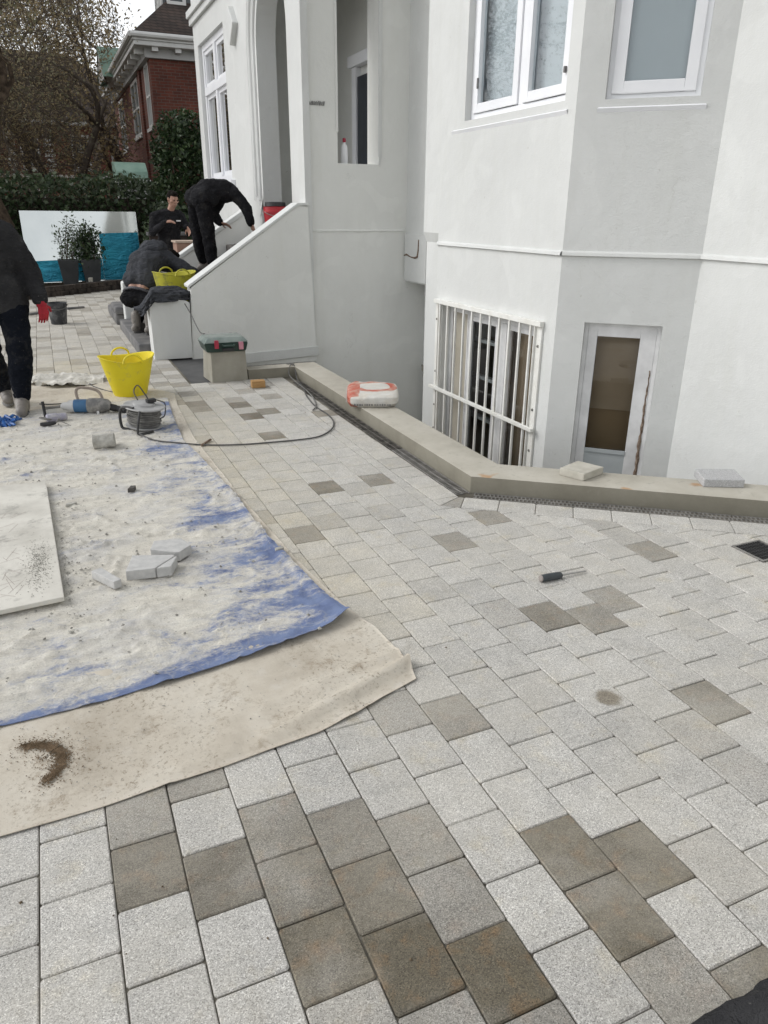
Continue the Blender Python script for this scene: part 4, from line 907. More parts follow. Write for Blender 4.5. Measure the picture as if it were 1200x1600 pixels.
# ------------------------------------------------------------------ tubs and buckets
M_YEL = pm('yellow_rubber', (.72, .60, .012), (.80, .70, .02), 3, .45, .1, 30, .003)
def dirty(name, c1, c2, d, lo=.5, hi=.62, sc=7):
    q = NT(name); v = q.pos(); c = q.ramp(q.noise(v, 3, 3), (.3, c1), (.7, c2)); c = q.mix(q.ramp(q.noise(v, sc, 7, .7), (lo, 0.), (hi, .8)), c, d); q.col(c).rough(.55); q.bump(q.noise(v, 30, 3), .15, .004); return q.m
def trug(name, label, c, rt, rb, h, mat, dist=(1., 1.), rot=0, group=None):
    t = thing(name, label, 'tub', c, group); c = Vector(c)
    seg = 40; prof = [(rb*.96, 0), (rb, .012), (rb+(rt-rb)*.5, h*.5), (rt, h*.985), (rt+.010, h), (rt+.008, h+.008), (rt-.006, h+.002), (rb+(rt-rb)*.5-.006, h*.5), (rb-.006, .02), (.0001, .02)]
    b = MB(); b.lathe(c, prof, seg, dist[0], dist[1]); vs = []
    for x, y, z in b.v:
        u = (z-c.z)/h; a = math.atan2(y-c.y, x-c.x) - rot; dip = .018*math.cos(2*a)*u**3; vs.append((x, y, z+dip))
    b.v = vs; b.build('shell', mat, t, smooth=True)
    for a in (rot+math.pi/2, rot-math.pi/2):
        d = Vector((math.cos(a)*dist[0], math.sin(a)*dist[1], 0)); w_ = Vector((-math.sin(a)*dist[0], math.cos(a)*dist[1], 0)); pts = []
        for k in range(13):
            f = -1 + 2*k/12; pts.append(c + d*(rt*.985+.004) + w_*(f*rt*.36) + Vector((0, 0, h-.022+.075*(1-f*f)**.55)))
        MB().tube(pts, .0095, 8).build('handle', mat, t, smooth=True)
    return t
trug('yellow_tub', 'bright yellow flexible builders tub standing on the dust sheet edge', (.563, 7.16, .008), .240, .150, .345, dirty('yellow_rubber_dirty', (.74, .60, .010), (.82, .70, .02), (.40, .33, .12), .56, .72, 9), (1., .92), R(8))
t = trug('mortar_tub', 'mortar-splashed olive yellow tub in front of the crouching workman', (1.42, 9.55, .475), .25, .17, .43, dirty('olive_rubber_dirty', (.40, .38, .02), (.50, .47, .04), (.09, .085, .06), .52, .68, 9), (1., .9), R(15))
def bucket(name, label, c, rt, rb, h, mat, parts=None, tilt=0):
    t = thing(name, label, 'bucket', c); c = Vector(c)
    b = MB(); b.lathe(c, [(rb*.97, 0), (rb, .008), (rt*.985, h*.86), (rt+.006, h*.865), (rt+.006, h*.90), (rt, h*.905), (rt, h*.985), (rt+.008, h), (rt-.004, h), (rb, .02), (.0001, .02)], 28); b.build('shell', mat, t, smooth=True)
    pts = [c + Vector((rt*math.cos(a), -rt*.25 - rt*.75*math.sin(a)*.5, h*.9 + .02 - .1*math.sin(a)*0)) for a in np.linspace(0, math.pi, 13)]
    MB().tube([c + Vector(((rt+.004)*math.cos(a), -(rt+.02)*math.sin(a)*.98, h*.9 - .06*math.sin(a))) for a in np.linspace(0, math.pi, 15)], .004, 6).build('bail_handle', M_IRON, t, smooth=True)
    return t
bucket('mortar_bucket', 'black mortar-smeared bucket on the pavers behind the gloved workman', (.075, 12.42, .003), .145, .112, .31, dirty('black_bucket_dirty', (.03, .032, .036), (.05, .052, .058), (.20, .20, .20), .48, .66, 8))
t = bucket('red_bucket', 'red plastic bucket standing at the top of the stairs', (2.735, 9.6, 1.146), .150, .115, .515, pm('red_bucket_plastic', (.36, .012, .022), (.44, .025, .035), 4, .4))
MB().lathe((2.735, 9.6, 1.146+.515), [(.12, 0), (.13, .002), (.125, .05), (.05, .055)], 20).build('cloth_inside', M_BLACK, t, smooth=True)

# ------------------------------------------------------------------ cable reel and leads
def smooth_path(pts, n=8):
    P = [Vector(p) for p in pts]; out = []
    for i in range(len(P)-1):
        p0, p1, p2, p3 = P[max(i-1, 0)], P[i], P[i+1], P[min(i+2, len(P)-1)]
        for k in range(n):
            t = k/n; out.append(.5*((2*p1) + (-p0+p2)*t + (2*p0-5*p1+4*p2-p3)*t*t + (-p0+3*p1-3*p2+p3)*t**3))
    return out + [P[-1]]
t = thing('cable_reel', 'grey extension cable reel with tubular stand on the tarpaulin', 'cable reel', (.52, 5.88, .01))
rc = Vector((.535, 5.90, .03)); ra = Vector((.10, -.06, 1)).normalized(); qz = ra.to_track_quat('Z', 'Y')
M_REEL = pm('grey_reel_plastic', (.30, .30, .30), (.44, .44, .43), 10, .6)
MB().lathe(rc + ra*.155, [(.155, 0), (.160, .005), (.155, .012), (.085, .016), (.08, .03), (.03, .034)], 36, axis=ra).build('flange', M_REEL, t, smooth=True)
MB().lathe(rc, [(.135, 0), (.14, .006), (.13, .010)], 32, axis=ra).build('flange', M_REEL, t, smooth=True)
MB().lathe(rc + ra*.01, [(.092, 0), (.092, .145)], 28, axis=ra).build('drum', M_REEL, t, smooth=True)
b = MB(); pts = []
for lay, r in enumerate((.105, .118)):
    for i in range(9*28):
        a = 2*math.pi*i/28; hgt = .018 + i/28*.0145; rr_ = r + .006*math.sin(i*.37) + lay*.004*math.sin(i*1.3)
        pts.append(rc + qz @ Vector((rr_*math.cos(a), rr_*math.sin(a), hgt if lay == 0 else .150-hgt+.018)))
b.tube(pts, .0072, 6); b.build('wound_cable', M_CABLED, t, smooth=True)
M_TUBE = pm('black_tube', (.02, .02, .02), (.045, .045, .045), 20, .5)
MB().tube(smooth_path([(.46, 5.78, .205), (.39, 5.86, .20), (.365, 5.885, .15), (.365, 5.885, .055), (.385, 5.87, .03), (.46, 5.83, .028)]), .011, 8).build('stand_tube', M_TUBE, t, smooth=True)
MB().tube(smooth_path([(.50, 5.74, .185), (.475, 5.705, .10), (.465, 5.69, .03), (.50, 5.68, .025), (.58, 5.72, .025)]), .010, 8).build('stand_tube', M_TUBE, t, smooth=True)
MB().tube(smooth_path([(.53, 5.98, .19), (.50, 6.05, .27), (.54, 6.10, .31), (.58, 6.04, .25), (.60, 6.02, .205)]), .005, 6).build('carry_loop', M_TUBE, t, smooth=True)
MB().obox(rc + ra*.20 + Vector((.05, .0, 0)), (.035, .01, 0), (-.006, .022, 0), (0, 0, .014)).build('plug', M_BLACK, t, bevel=.006)
MB().tube(smooth_path([tuple(rc + ra*.205 + Vector((.08, 0, 0))), (.68, 5.92, .21), (.72, 5.98, .17), (.70, 5.90, .10), (.66, 5.88, .08)]), .005, 6).build('plug_lead', M_CABLE, t, smooth=True)
b = MB(); b.tube(smooth_path([(.47, 5.69, .03), (.55, 5.50, .022), (.70, 5.36, .022), (.876, 5.274, .010), (1.1, 5.19, .008), (1.337, 5.155, .008), (1.58, 5.14, .008), (1.744, 5.17, .008), (1.893, 5.323, .008), (1.985, 5.527, .008), (2.02, 5.778, .008), (2.015, 6.074, .008), (2.065, 6.472, .008), (2.15, 6.864, .008), (2.20, 7.20, .01), (2.24, 7.38, .06), (2.245, 7.46, .112), (2.20, 7.56, .108)]), .0058, 8)
o = b.build('extension_lead', M_CABLE, None, smooth=True); tag(o, 'dark extension lead curving from the reel across the pavers to the kerb', 'cable')
b = MB(); b.tube(smooth_path([(1.95, 5.95, .008), (2.03, 6.10, .008), (2.10, 6.40, .008), (2.14, 6.75, .008), (2.155, 7.1, .008), (2.17, 7.38, .03), (2.20, 7.44, .108), (2.28, 7.56, .108)]), .006, 8)
o = b.build('extension_lead', M_CABLED, None, smooth=True); tag(o, 'short grey lead lying along the far end of the drain grating', 'cable')
b = MB(); b.tube([(.86, 5.26, .012), (.95, 5.38, .012)], .009, 8); o = b.build('cable_connector', M_PEEL, None, smooth=True); tag(o, 'small brown stick touching the extension lead at the tarpaulin edge', 'stick')
b = MB(); b.tube(smooth_path([(1.40, 8.84, .62), (1.415, 8.6, .54), (1.40, 8.2, .46), (1.36, 7.75, .45), (1.37, 7.60, .46)]), .006, 6)
o = b.build('power_lead', M_CABLE, None, smooth=True); tag(o, 'thin black lead hanging from the jacket on the pier to the toolbox', 'cable')
b = MB(); b.tube(smooth_path([(-.22, 7.05, .012), (-.12, 6.99, .014), (.05, 6.98, .012), (.2, 6.93, .014)]), .005, 6)
o = b.build('tool_lead', M_CABLE, None, smooth=True); tag(o, 'black tool lead trailing across the dust sheet past the boot', 'cable')
b = MB(); b.tube(smooth_path([(.0, 7.95, .02), (.16, 7.75, .022), (.22, 7.80, .022), (.26, 7.6, .018), (.36, 7.38, .014), (.42, 7.28, .014)]), .005, 6)
o = b.build('tool_lead', M_CABLE, None, smooth=True); tag(o, 'black lead looping over the crumpled white cloth to the yellow tub', 'cable')

# crumpled white cloth strip
X, Y = coons([(-.33, 7.92), (-.12, 7.68), (.1, 7.66), (.36, 7.72)], [(-.32, 8.28), (.0, 8.22), (.2, 8.14), (.41, 8.04)], [(-.33, 7.92), (-.32, 8.28)], [(.36, 7.72), (.41, 8.04)], 60, 30)
Z = .012 + .05*(1-np.abs(2*fbm(X*1.0, Y*2.2, 6, 41, 3)-1))**3
o = sheet('white_cloth', X, Y, Z, pm('white_cloth', (.52, .50, .45), (.70, .68, .63), 6, .9, .3, 30, .01)); tag(o, 'crumpled white cloth strip on the dust sheet left of the yellow tub', 'cloth')

# ------------------------------------------------------------------ power tools
M_TOOLW = dirty('white_tool_body', (.50, .50, .49), (.62, .62, .61), (.24, .22, .19), .5, .66, 12)
M_TOOLB = pm('blue_tool_body', (.035, .11, .23), (.05, .15, .29), 14, .5)
t = thing('rotary_hammer', 'dusty white and blue power tool with loop handle lying on the tarpaulin', 'power tool', (.15, 6.55, .02))
p0 = Vector((.00, 6.60, .075)); ax = Vector((.95, -.28, 0)).normalized()
MB().lathe(p0, [(.018, -.05), (.032, -.03), (.034, .0), (.048, .02), (.052, .06)], 18, axis=ax).build('front_housing', M_TOOLW, t, smooth=True)
MB().lathe(p0 + ax*.06, [(.0535, 0), (.055, .005), (.055, .10), (.053, .105)], 18, axis=ax).build('blue_label_band', M_TOOLB, t, smooth=True)
MB().lathe(p0 + ax*.165, [(.054, 0), (.062, .02), (.062, .12), (.05, .17), (.03, .19)], 18, axis=ax, sy=1.0).build('motor_housing', dirty('dusty_motor', (.24, .23, .21), (.34, .33, .31), (.10, .10, .10)), t, smooth=True)
MB().tube(smooth_path([tuple(p0 + ax*.33 + Vector((0, 0, -.01))), tuple(p0 + ax*.40 + Vector((0, 0, -.03))), tuple(p0 + ax*.47 + Vector((0, -.02, -.045)))]), [.03]*8 + [.026]*8 + [.02], 10).build('rear_grip', M_BLACK, t, smooth=True)
MB().tube(smooth_path([tuple(p0 + ax*.10 + Vector((0, .05, .02))), tuple(p0 + ax*.09 + Vector((0, .09, .10))), tuple(p0 + ax*.13 + Vector((0, .10, .135))), tuple(p0 + ax*.25 + Vector((0, .09, .115))), tuple(p0 + ax*.29 + Vector((0, .06, .07))), tuple(p0 + ax*.29 + Vector((0, .04, .02)))]), .012, 8).build('loop_handle', pm('tan_rubber', (.26, .21, .17), (.36, .30, .25), 14, .7), t, smooth=True)
MB().tube([tuple(p0 - ax*.04), tuple(p0 - ax*.20 + Vector((0, 0, -.02)))], [.012, .008], 8).build('chisel', M_IRON, t, smooth=True)
MB().obox(p0 + ax*.24 + Vector((.0, -.06, -.055)), (.01, 0, 0), (0, .01, 0), (0, 0, .02)).build('trigger', M_OLDW, t, bevel=.003)
t = thing('side_handle', 'black T-shaped tool handle standing left of the power tool', 'tool handle', (-.18, 6.5, .01))
MB().tube([(-.175, 6.50, .012), (-.18, 6.51, .15)], .012, 8).build('grip', M_BLACK, t, smooth=True)
MB().tube([(-.178, 6.51, .10), (-.06, 6.54, .09)], .008, 8).build('rod', M_IRON, t, smooth=True)
t = thing('angle_grinder', 'small dusty power tool with purple-grey body beside the black handle', 'power tool', (-.1, 6.38, .02))
MB().lathe((-.17, 6.36, .045), [(.022, 0), (.034, .01), (.036, .08), (.030, .09), (.030, .15), (.018, .16)], 14, axis=(1, .12, 0)).build('body', dirty('purple_grey_tool', (.28, .27, .36), (.42, .41, .47), (.55, .54, .52), .45, .6, 14), t, smooth=True)
MB().lathe((-.17, 6.36, .05), [(.0001, -.012), (.05, -.010), (.052, 0), (.02, .004)], 20, axis=(.2, .1, 1)).build('disc_guard', M_IRON, t, smooth=True)
t = thing('brick_trowel', 'dark pointing trowel lying on the tarpaulin in front of the tools', 'trowel', (-.15, 6.2, .02))
MB().tube(smooth_path([(-.215, 6.225, .035), (-.15, 6.215, .035), (-.10, 6.215, .04)]), [.012, .014, .015, .016, .016, .016, .016, .016, .017, .017, .016, .016, .015, .014, .013, .012, .010], 8).build('grip', M_BLACK, t, smooth=True)
MB().tube([(-.10, 6.215, .04), (-.075, 6.22, .065), (-.065, 6.22, .06)], .006, 6).build('tang', M_IRON, t, smooth=True)
MB().add([(-.085, 6.24, .062), (-.085, 6.20, .062), (.005, 6.16, .022), (-.085, 6.24, .058), (-.085, 6.20, .058), (.005, 6.16, .018)], [[0, 1, 2], [5, 4, 3], [0, 3, 4, 1], [1, 4, 5, 2], [2, 5, 3, 0]]).build('blade', M_IRON, t)
# tangled blue polythene
b = MB(); rr = random.Random(12); pts = []
for i in range(60): pts.append((-.46 + rr.uniform(-.10, .10)*(1 if i % 2 else .6), 6.42 + rr.uniform(-.14, .14), .015 + abs(rr.gauss(0, .022))))
b.tube(smooth_path(pts, 4), [.004 + .010*abs(math.sin(i*.9)) for i in range(59*4+1)], 5); o = b.build('blue_rope', pm('blue_polythene', (.012, .07, .26), (.04, .15, .42), 25, .4), None, smooth=True); tag(o, 'tangled heap of bright blue rope by the workman boot', 'rope')
o = MB().box(-.16, .16, -.035, .035, 0, .03).build('timber_batten', M_SLATE, None, bevel=.004); o.location = (.38, 14.31, .003); o.rotation_euler = (0, 0, R(28)); tag(o, 'short grey batten lying on the far pavers right of the black bucket', 'batten')
o = MB().box(-.22, .22, -.03, .03, 0, .03).build('timber_batten', M_SLATE, None, bevel=.004); o.location = (-.21, 13.8, .003); o.rotation_euler = (0, 0, R(46)); tag(o, 'grey batten lying on the far pavers behind the gloved workman', 'batten')
#NEXT
# ------------------------------------------------------------------ small things on the house
t = thing('spray_bottle', 'white plastic bottle with red cap on the porch opening ledge', 'bottle', (3.47, 9.1, 2.136))
MB().lathe((3.47, 9.1, 2.137), [(.036, 0), (.040, .006), (.040, .16), (.032, .20), (.016, .22), (.016, .235)], 18).build('body', M_GLOSSW, t, smooth=True)
MB().lathe((3.47, 9.1, 2.37), [(.017, 0), (.02, .004), (.02, .04), (.016, .045)], 14).build('cap', M_RED, t, smooth=True)

# ------------------------------------------------------------------ planting bed, planters, leaning panel
t = thing('bed_edging', 'dark weathered brick edging along the far planting bed', 'edging', (.5, 17, 0))
M_EDGE = pm('weathered_dark_brick', (.030, .026, .023), (.085, .07, .06), 7, .9, .6, 25, .01)
e0 = Vector((-2.9, 14.08)); e1 = Vector((2.8, 18.75)); L = (e1-e0).length; d = (e1-e0)/L; nrm = Vector((-d.y, d.x)); nb = int(L/.225)
for k in range(nb):
    c = e0 + d*(k+.5)*.225
    for row in range(2):
        o = MB().obox((0, 0, 0), (d.x*.107, d.y*.107, 0), (nrm.x*.06, nrm.y*.06, 0), (0, 0, .048)).build('brick', M_EDGE, t, bevel=.012)
        o.location = Vector((c.x + nrm.x*.10 + (d.x*.11 if row else 0), c.y + nrm.y*.10 + (d.y*.11 if row else 0), .045 + row*.098)) ; 
        for v in o.data.vertices: v.co += ROOT[t.name]
        o.location -= ROOT[t.name]
def film_panel():
    t = thing('glass_panel', 'large glossy white panel half covered in blue protective film, leaning on hedge', 'panel', (.9, 19.7, 0))
    M_P = pm('mirrored_white_glass', (.66, .70, .69), (.80, .83, .81), .7, .05, metal=.7, spec=.9); M_F = NT('blue_film'); v = M_F.pos()
    c = M_F.ramp(M_F.noise(M_F.scale(v, (1, 1, .4)), 1.6, 4), (.35, (.012, .17, .27)), (.65, (.02, .30, .42))); M_F.set(Metallic=.45).col(c).rough(.12).bump(M_F.noise(M_F.scale(v, (1, 1, 3)), 3, 5, .6, 1.5), .5, .04)
    lean = .12
    def P(x, z, off=0): return (x, 19.55 + z*lean - off, z)
    def slab(name, x0, x1, z0, z1, z0b, z1b, m, o0, th): 
        a = [P(x0, z0, o0), P(x1, z0b, o0), P(x1, z1b, o0), P(x0, z1, o0)]; bck = [(x, y+th, z) for x, y, z in a]
        MB().add(a + bck, [[0, 1, 2, 3], [7, 6, 5, 4], [0, 4, 5, 1], [1, 5, 6, 2], [2, 6, 7, 3], [3, 7, 4, 0]]).build(name, m, t)
    slab('sheet', -.36, 2.17, .02, 1.585, .05, 1.575, M_P, 0, .02)
    slab('film', -.35, 1.27, .03, .50, .06, .55, M_F.m, .008, .004); slab('film', 1.275, 2.16, .06, 1.10, .06, 1.12, M_F.m, .008, .004)
film_panel()
M_PLANT = pm('charcoal_planter', (.035, .038, .04), (.055, .058, .06), 4, .6)
def leaf_mesh(name, pts, nrm, size, mat, parent, seed=0, aspect=.5, fold=.15):
    """pts (N,3); every leaf a folded quad"""
    r = np.random.default_rng(seed); N = len(pts); pts = np.asarray(pts, float)
    a = r.normal(size=(N, 3)); a /= np.linalg.norm(a, axis=1)[:, None]
    if nrm is not None: a = a*.75 + nrm*.25
    bq = r.normal(size=(N, 3)); n = np.cross(a, bq); n /= np.linalg.norm(n, axis=1)[:, None]+1e-9; w = np.cross(n, a)
    s = (size if np.ndim(size) else np.full(N, size))*r.uniform(.6, 1.35, N); s = s[:, None]
    a = a/np.linalg.norm(a, axis=1)[:, None]
    v0 = pts - a*s*.5; v1 = pts + w*s*aspect*.5 + n*s*fold; v2 = pts + a*s*.5; v3 = pts - w*s*aspect*.5 + n*s*fold
    V = np.stack([v0, v1, v2, v3], 1).reshape(-1, 3); off = ROOT.get(parent.name, Vector((0, 0, 0))) if parent else Vector((0, 0, 0)); V -= np.array(off)
    me = bpy.data.meshes.new(name); me.vertices.add(4*N); me.vertices.foreach_set('co', V.astype(np.float32).ravel())
    me.loops.add(4*N); me.loops.foreach_set('vertex_index', np.arange(4*N, dtype=np.int32)); me.polygons.add(N); me.polygons.foreach_set('loop_start', np.arange(0, 4*N, 4, dtype=np.int32))
    try: me.polygons.foreach_set('loop_total', np.full(N, 4, dtype=np.int32))
    except Exception: pass
    me.update(calc_edges=True); me.materials.append(mat)
    o = bpy.data.objects.new(name, me); COL.objects.link(o)
    if parent: o.parent = parent
    return o
def leaf_material(name, c1, c2, c3, sc=2.5, rough=.5, trans=.25):
    q = NT(name); g = q.n('ShaderNodeNewGeometry'); v = g.outputs['Position']
    rnd = g.outputs['Random Per Island']; c = q.ramp(rnd, (0., c1), (.6, c2), (1., c3))
    c = q.mix(1., c, q.ramp(q.noise(v, sc, 3), (.3, .6), (.7, 1.25)), 'MULTIPLY'); q.col(c).rough(rough)
    tl = q.n('ShaderNodeBsdfTranslucent'); q.l(c, tl.inputs[0]); mx = q.n('ShaderNodeMixShader'); mx.inputs[0].default_value = trans
    q.l(q.b.outputs[0], mx.inputs[1]); q.l(tl.outputs[0], mx.inputs[2]); q.l(mx.outputs[0], q.t.nodes['Material Output'].inputs[0]); return q.m
M_IVY = leaf_material('ivy_leaf', (.040, .068, .032), (.075, .115, .052), (.17, .21, .12), 2.2, .4)
M_SHRUB = leaf_material('shrub_leaf', (.020, .042, .016), (.042, .078, .028), (.10, .14, .06), 2.5, .4)
M_AUT = leaf_material('autumn_leaf', (.22, .17, .10), (.34, .27, .15), (.46, .36, .20), .8, .6, .45)
M_OLIVE = leaf_material('olive_leaf', (.14, .135, .085), (.24, .225, .13), (.36, .32, .19), .7, .6, .45)
M_PALEL = leaf_material('pale_plant_leaf', (.05, .085, .03), (.09, .14, .05), (.16, .22, .09), 4, .5)
M_BARK = pm('tree_bark', (.045, .034, .025), (.12, .09, .065), 9, .95, 1., 18, .03)
M_TWIG = pm('dark_twig', (.075, .062, .052), (.15, .125, .10), 6, .9)
for k, (px, label, hgt, nst) in enumerate(((.49, 'left charcoal planter with a tall pale leafy shrub', 1.0, 5), (.96, 'right charcoal planter with a bushy green shrub', .75, 9))):
    t = thing('planter', label, 'planter', (px, 18.75, 0), 'planters before the panel'); y0 = 18.72
    b = MB(); b.lathe((px, y0, -.02), [(.195, 0), (.20, .01), (.30, .58), (.30, .60), (.28, .60), (.27, .55), (.0001, .54)], 4, rot=math.pi/4); b.build('pot', M_PLANT, t, bevel=.012)
    b = MB(); rr = random.Random(20+k); lp = []
    for i in range(nst):
        p = Vector((px+rr.uniform(-.12, .12), y0+rr.uniform(-.1, .1), .54)); path = [p.copy()]; dv = Vector((rr.uniform(-.3, .3), rr.uniform(-.25, .25), 1)).normalized(); n = 8
        hh = hgt*rr.uniform(.6, 1.05)
        for j in range(n):
            dv = (dv + Vector((rr.uniform(-.25, .25), rr.uniform(-.2, .2), .1))).normalized(); p = p + dv*hh/n; path.append(p.copy())
            for q in range(14 if k else 7):
                sp = (.13 if k else .09)*(1.1-.4*j/n); lp.append(p + Vector((rr.gauss(0, sp), rr.gauss(0, sp), rr.gauss(0, sp))))
        b.tube(path, [.012*(1-i/len(path)*.7) for i in range(len(path))], 5)
    b.build('stems', M_TWIG if k else M_BARK, t, smooth=True)
    leaf_mesh('foliage', [tuple(p) for p in lp], None, .085 if k else .075, M_SHRUB if k else M_PALEL, t, 5+k, .45)
o = chunk('bed_stone', [(.80, 17.43), (.88, 17.44), (.90, 17.52), (.82, 17.53)], .19, .27, 'pale stone sitting on the dark brick edging before the planters', M_PALE); o['category'] = 'stone'

# ------------------------------------------------------------------ hedge, shrubs, low wall
def volume_points(n, lo, hi, fn, seed):
    r = np.random.default_rng(seed); out = np.zeros((0, 3)); lo = np.array(lo); hi = np.array(hi)
    while len(out) < n:
        p = r.uniform(lo, hi, (n*2, 3)); out = np.vstack([out, p[fn(p)]])
    return out[:n]
def hedge(name, label, x0, x1, y0, y1, h, n, mat, size, seed, cat='hedge'):
    t = thing(name, label, cat, ((x0+x1)/2, (y0+y1)/2, 0))
    def fn(p):
        top = h*(.86 + .28*fbm(p[:, 0], p[:, 1], 1.6, seed, 3)); bul = .35*fbm(p[:, 0], p[:, 2], 1.5, seed+4, 3)
        shell = (p[:, 1] < y0+.15+bul+.35) | (p[:, 2] > top-.4); return (p[:, 2] < top) & (p[:, 1] > y0+bul-.1) & shell
    pts = volume_points(n, (x0, y0-.15, 0), (x1, y1, h*1.16), fn, seed); leaf_mesh('foliage', pts, None, size, mat, t, seed, .62)
    b = MB(); rr = random.Random(seed); x = x0+.2
    while x < x1: b.tube([(x, y0+.55, 0), (x+rr.uniform(-.1, .1), y0+.55, h*.5), (x+rr.uniform(-.2, .2), y0+.5, h*.85)], [.03, .02, .008], 5); x += .45
    b.build('stems', M_TWIG, t)
    MB().box(x0+.1, x1-.1, y0+.62, y1-.02, 0, h*.80).build('inner_shade_block', M_TWIG, t)  # solid box added inside the hedge to stand in for its inner shade
    return t
hedge('ivy_hedge', 'dense dark ivy hedge behind the leaning panel', -6.5, 3.3, 20.4, 21.6, 2.35, 15000, M_IVY, .12, 3)
def bush(name, label, c, rx, ry, z0, z1, n, mat, size, seed, stems=8):
    t = thing(name, label, 'shrub', (c[0], c[1], 0)); c = np.array(c)
    def fn(p):
        q = (p - np.array([c[0], c[1], (z0+z1)/2]))/np.array([rx, ry, (z1-z0)/2]); r = np.sqrt((q**2).sum(1)); f = fbm(p[:, 0]+p[:, 1]*.7, p[:, 2], 2.2, seed, 3)
        return (r < .72+.5*f) & (r > .45)
    pts = volume_points(n, (c[0]-rx*1.2, c[1]-ry*1.2, max(0, z0-.2)), (c[0]+rx*1.2, c[1]+ry*1.2, z1*1.1), fn, seed); leaf_mesh('foliage', pts, None, size, mat, t, seed, .5)
    b = MB(); rr = random.Random(seed)
    for i in range(stems):
        a = rr.uniform(0, 6.28); e = (c[0]+rx*.7*math.cos(a), c[1]+ry*.7*math.sin(a), z0+(z1-z0)*rr.uniform(.5, .95)); b.tube([(c[0]+.1*math.cos(a), c[1], 0), ((c[0]+e[0])/2, (c[1]+e[1])/2, e[2]*.55), e], [.04, .028, .008], 5)
    b.build('stems', M_TWIG, t); return t
bush('evergreen_shrub', 'tall dark evergreen shrub between the brick house and the white house', (3.45, 19.9), .85, .8, .2, 3.9, 9000, M_SHRUB, .12, 8)
bush('evergreen_shrub', 'low dark shrub behind the standing workman', (2.75, 18.6), .7, .6, .0, 1.7, 4500, M_IVY, .10, 9)
t = thing('garden_wall', 'low dark brick garden wall behind the standing workman', 'wall', (2.6, 16.6, 0))
b = MB()
def brick_material(name, c1, c2, mortar, sc=1.):
    q = NT(name); v = q.pos(); s = q.n('ShaderNodeSeparateXYZ'); q.l(v, s.inputs[0]); cb = q.n('ShaderNodeCombineXYZ'); q.l(q.math('ADD', s.outputs[0], s.outputs[1]), cb.inputs[0]); q.l(s.outputs[2], cb.inputs[1])
    br = q.n('ShaderNodeTexBrick'); br.inputs['Scale'].default_value = 1.; br.inputs['Brick Width'].default_value = .225*sc; br.inputs['Row Height'].default_value = .075*sc; br.inputs['Mortar Size'].default_value = .006
    br.inputs['Color1'].default_value = (*c1, 1); br.inputs['Color2'].default_value = (*c2, 1); br.inputs['Mortar'].default_value = (*mortar, 1); q.l(cb.outputs[0], br.inputs['Vector'])
    c = q.mix(1., br.outputs['Color'], q.ramp(q.noise(v, 1.3, 6, .6), (.3, .6), (.7, 1.15)), 'MULTIPLY'); q.col(c).rough(.9); q.bump(br.outputs['Fac'], -.4, .01); return q.m
M_BRICK = brick_material('red_brick', (.17, .048, .030), (.11, .035, .024), (.14, .11, .09)); M_BRICKD = brick_material('dark_brick', (.05, .034, .028), (.03, .022, .02), (.04, .036, .032))
b.box(2.1, 2.86, 16.9, 17.12, 0, 1.12); b.build('wall_body', M_BRICKD, t); MB().box(2.05, 2.87, 16.86, 17.16, 1.12, 1.19).build('coping', M_SLATE, t, bevel=.012)
t = thing('cardboard_box', 'brown cardboard box standing beyond the far stair parapet', 'box', (2.0, 12.2, 0))
M_CARD = pm('cardboard', (.26, .155, .115), (.33, .21, .16), 4, .8)
MB().box(1.86, 2.22, 11.98, 12.35, .62, 1.155).build('carton', M_CARD, t, bevel=.006); MB().box(1.84, 2.24, 11.96, 12.37, 1.157, 1.185).build('lid', pm('cardboard_pale', (.40, .31, .25), (.47, .38, .31), 4, .8), t, bevel=.004)
MB().box(1.80, 2.3, 11.95, 12.45, 0, .618).build('stacked_carton', M_CARD, t, bevel=.006)

# ------------------------------------------------------------------ brick houses
M_WHITEB = pm('white_joinery', (.62, .62, .60), (.72, .72, .70), 2, .5); M_COPPER = pm('verdigris_copper', (.20, .33, .26), (.30, .44, .36), 3, .6)
M_SOFFIT = pm('soffit_grey', (.42, .42, .41), (.52, .52, .51), 2, .7); M_PANEB = NT('dark_pane').col((.05, .06, .065)).rough(.08).m
def tile_material(name, c1, c2):
    q = NT(name); v = q.pos(); s = q.n('ShaderNodeSeparateXYZ'); q.l(v, s.inputs[0]); cb = q.n('ShaderNodeCombineXYZ'); q.l(q.math('ADD', s.outputs[0], s.outputs[1]), cb.inputs[0]); q.l(s.outputs[2], cb.inputs[1])
    br = q.n('ShaderNodeTexBrick'); br.inputs['Scale'].default_value = 1.; br.inputs['Brick Width'].default_value = .18; br.inputs['Row Height'].default_value = .085; br.inputs['Mortar Size'].default_value = .008
    br.inputs['Color1'].default_value = (*c1, 1); br.inputs['Color2'].default_value = (*c2, 1); br.inputs['Mortar'].default_value = (.012, .01, .009, 1); q.l(cb.outputs[0], br.inputs['Vector'])
    q.col(q.mix(1., br.outputs['Color'], q.ramp(q.noise(v, 1.5, 6, .6), (.3, .65), (.7, 1.2)), 'MULTIPLY')).rough(.9); return q.m
M_TILE = tile_material('clay_roof_tile', (.075, .052, .042), (.05, .038, .033))
H2 = thing('brick_house', 'red brick house with white eaves and tall sash windows beside the white house', 'house', (3.45, 24, 0))
XB = 3.453; YE = 34.5; ZE = 5.66
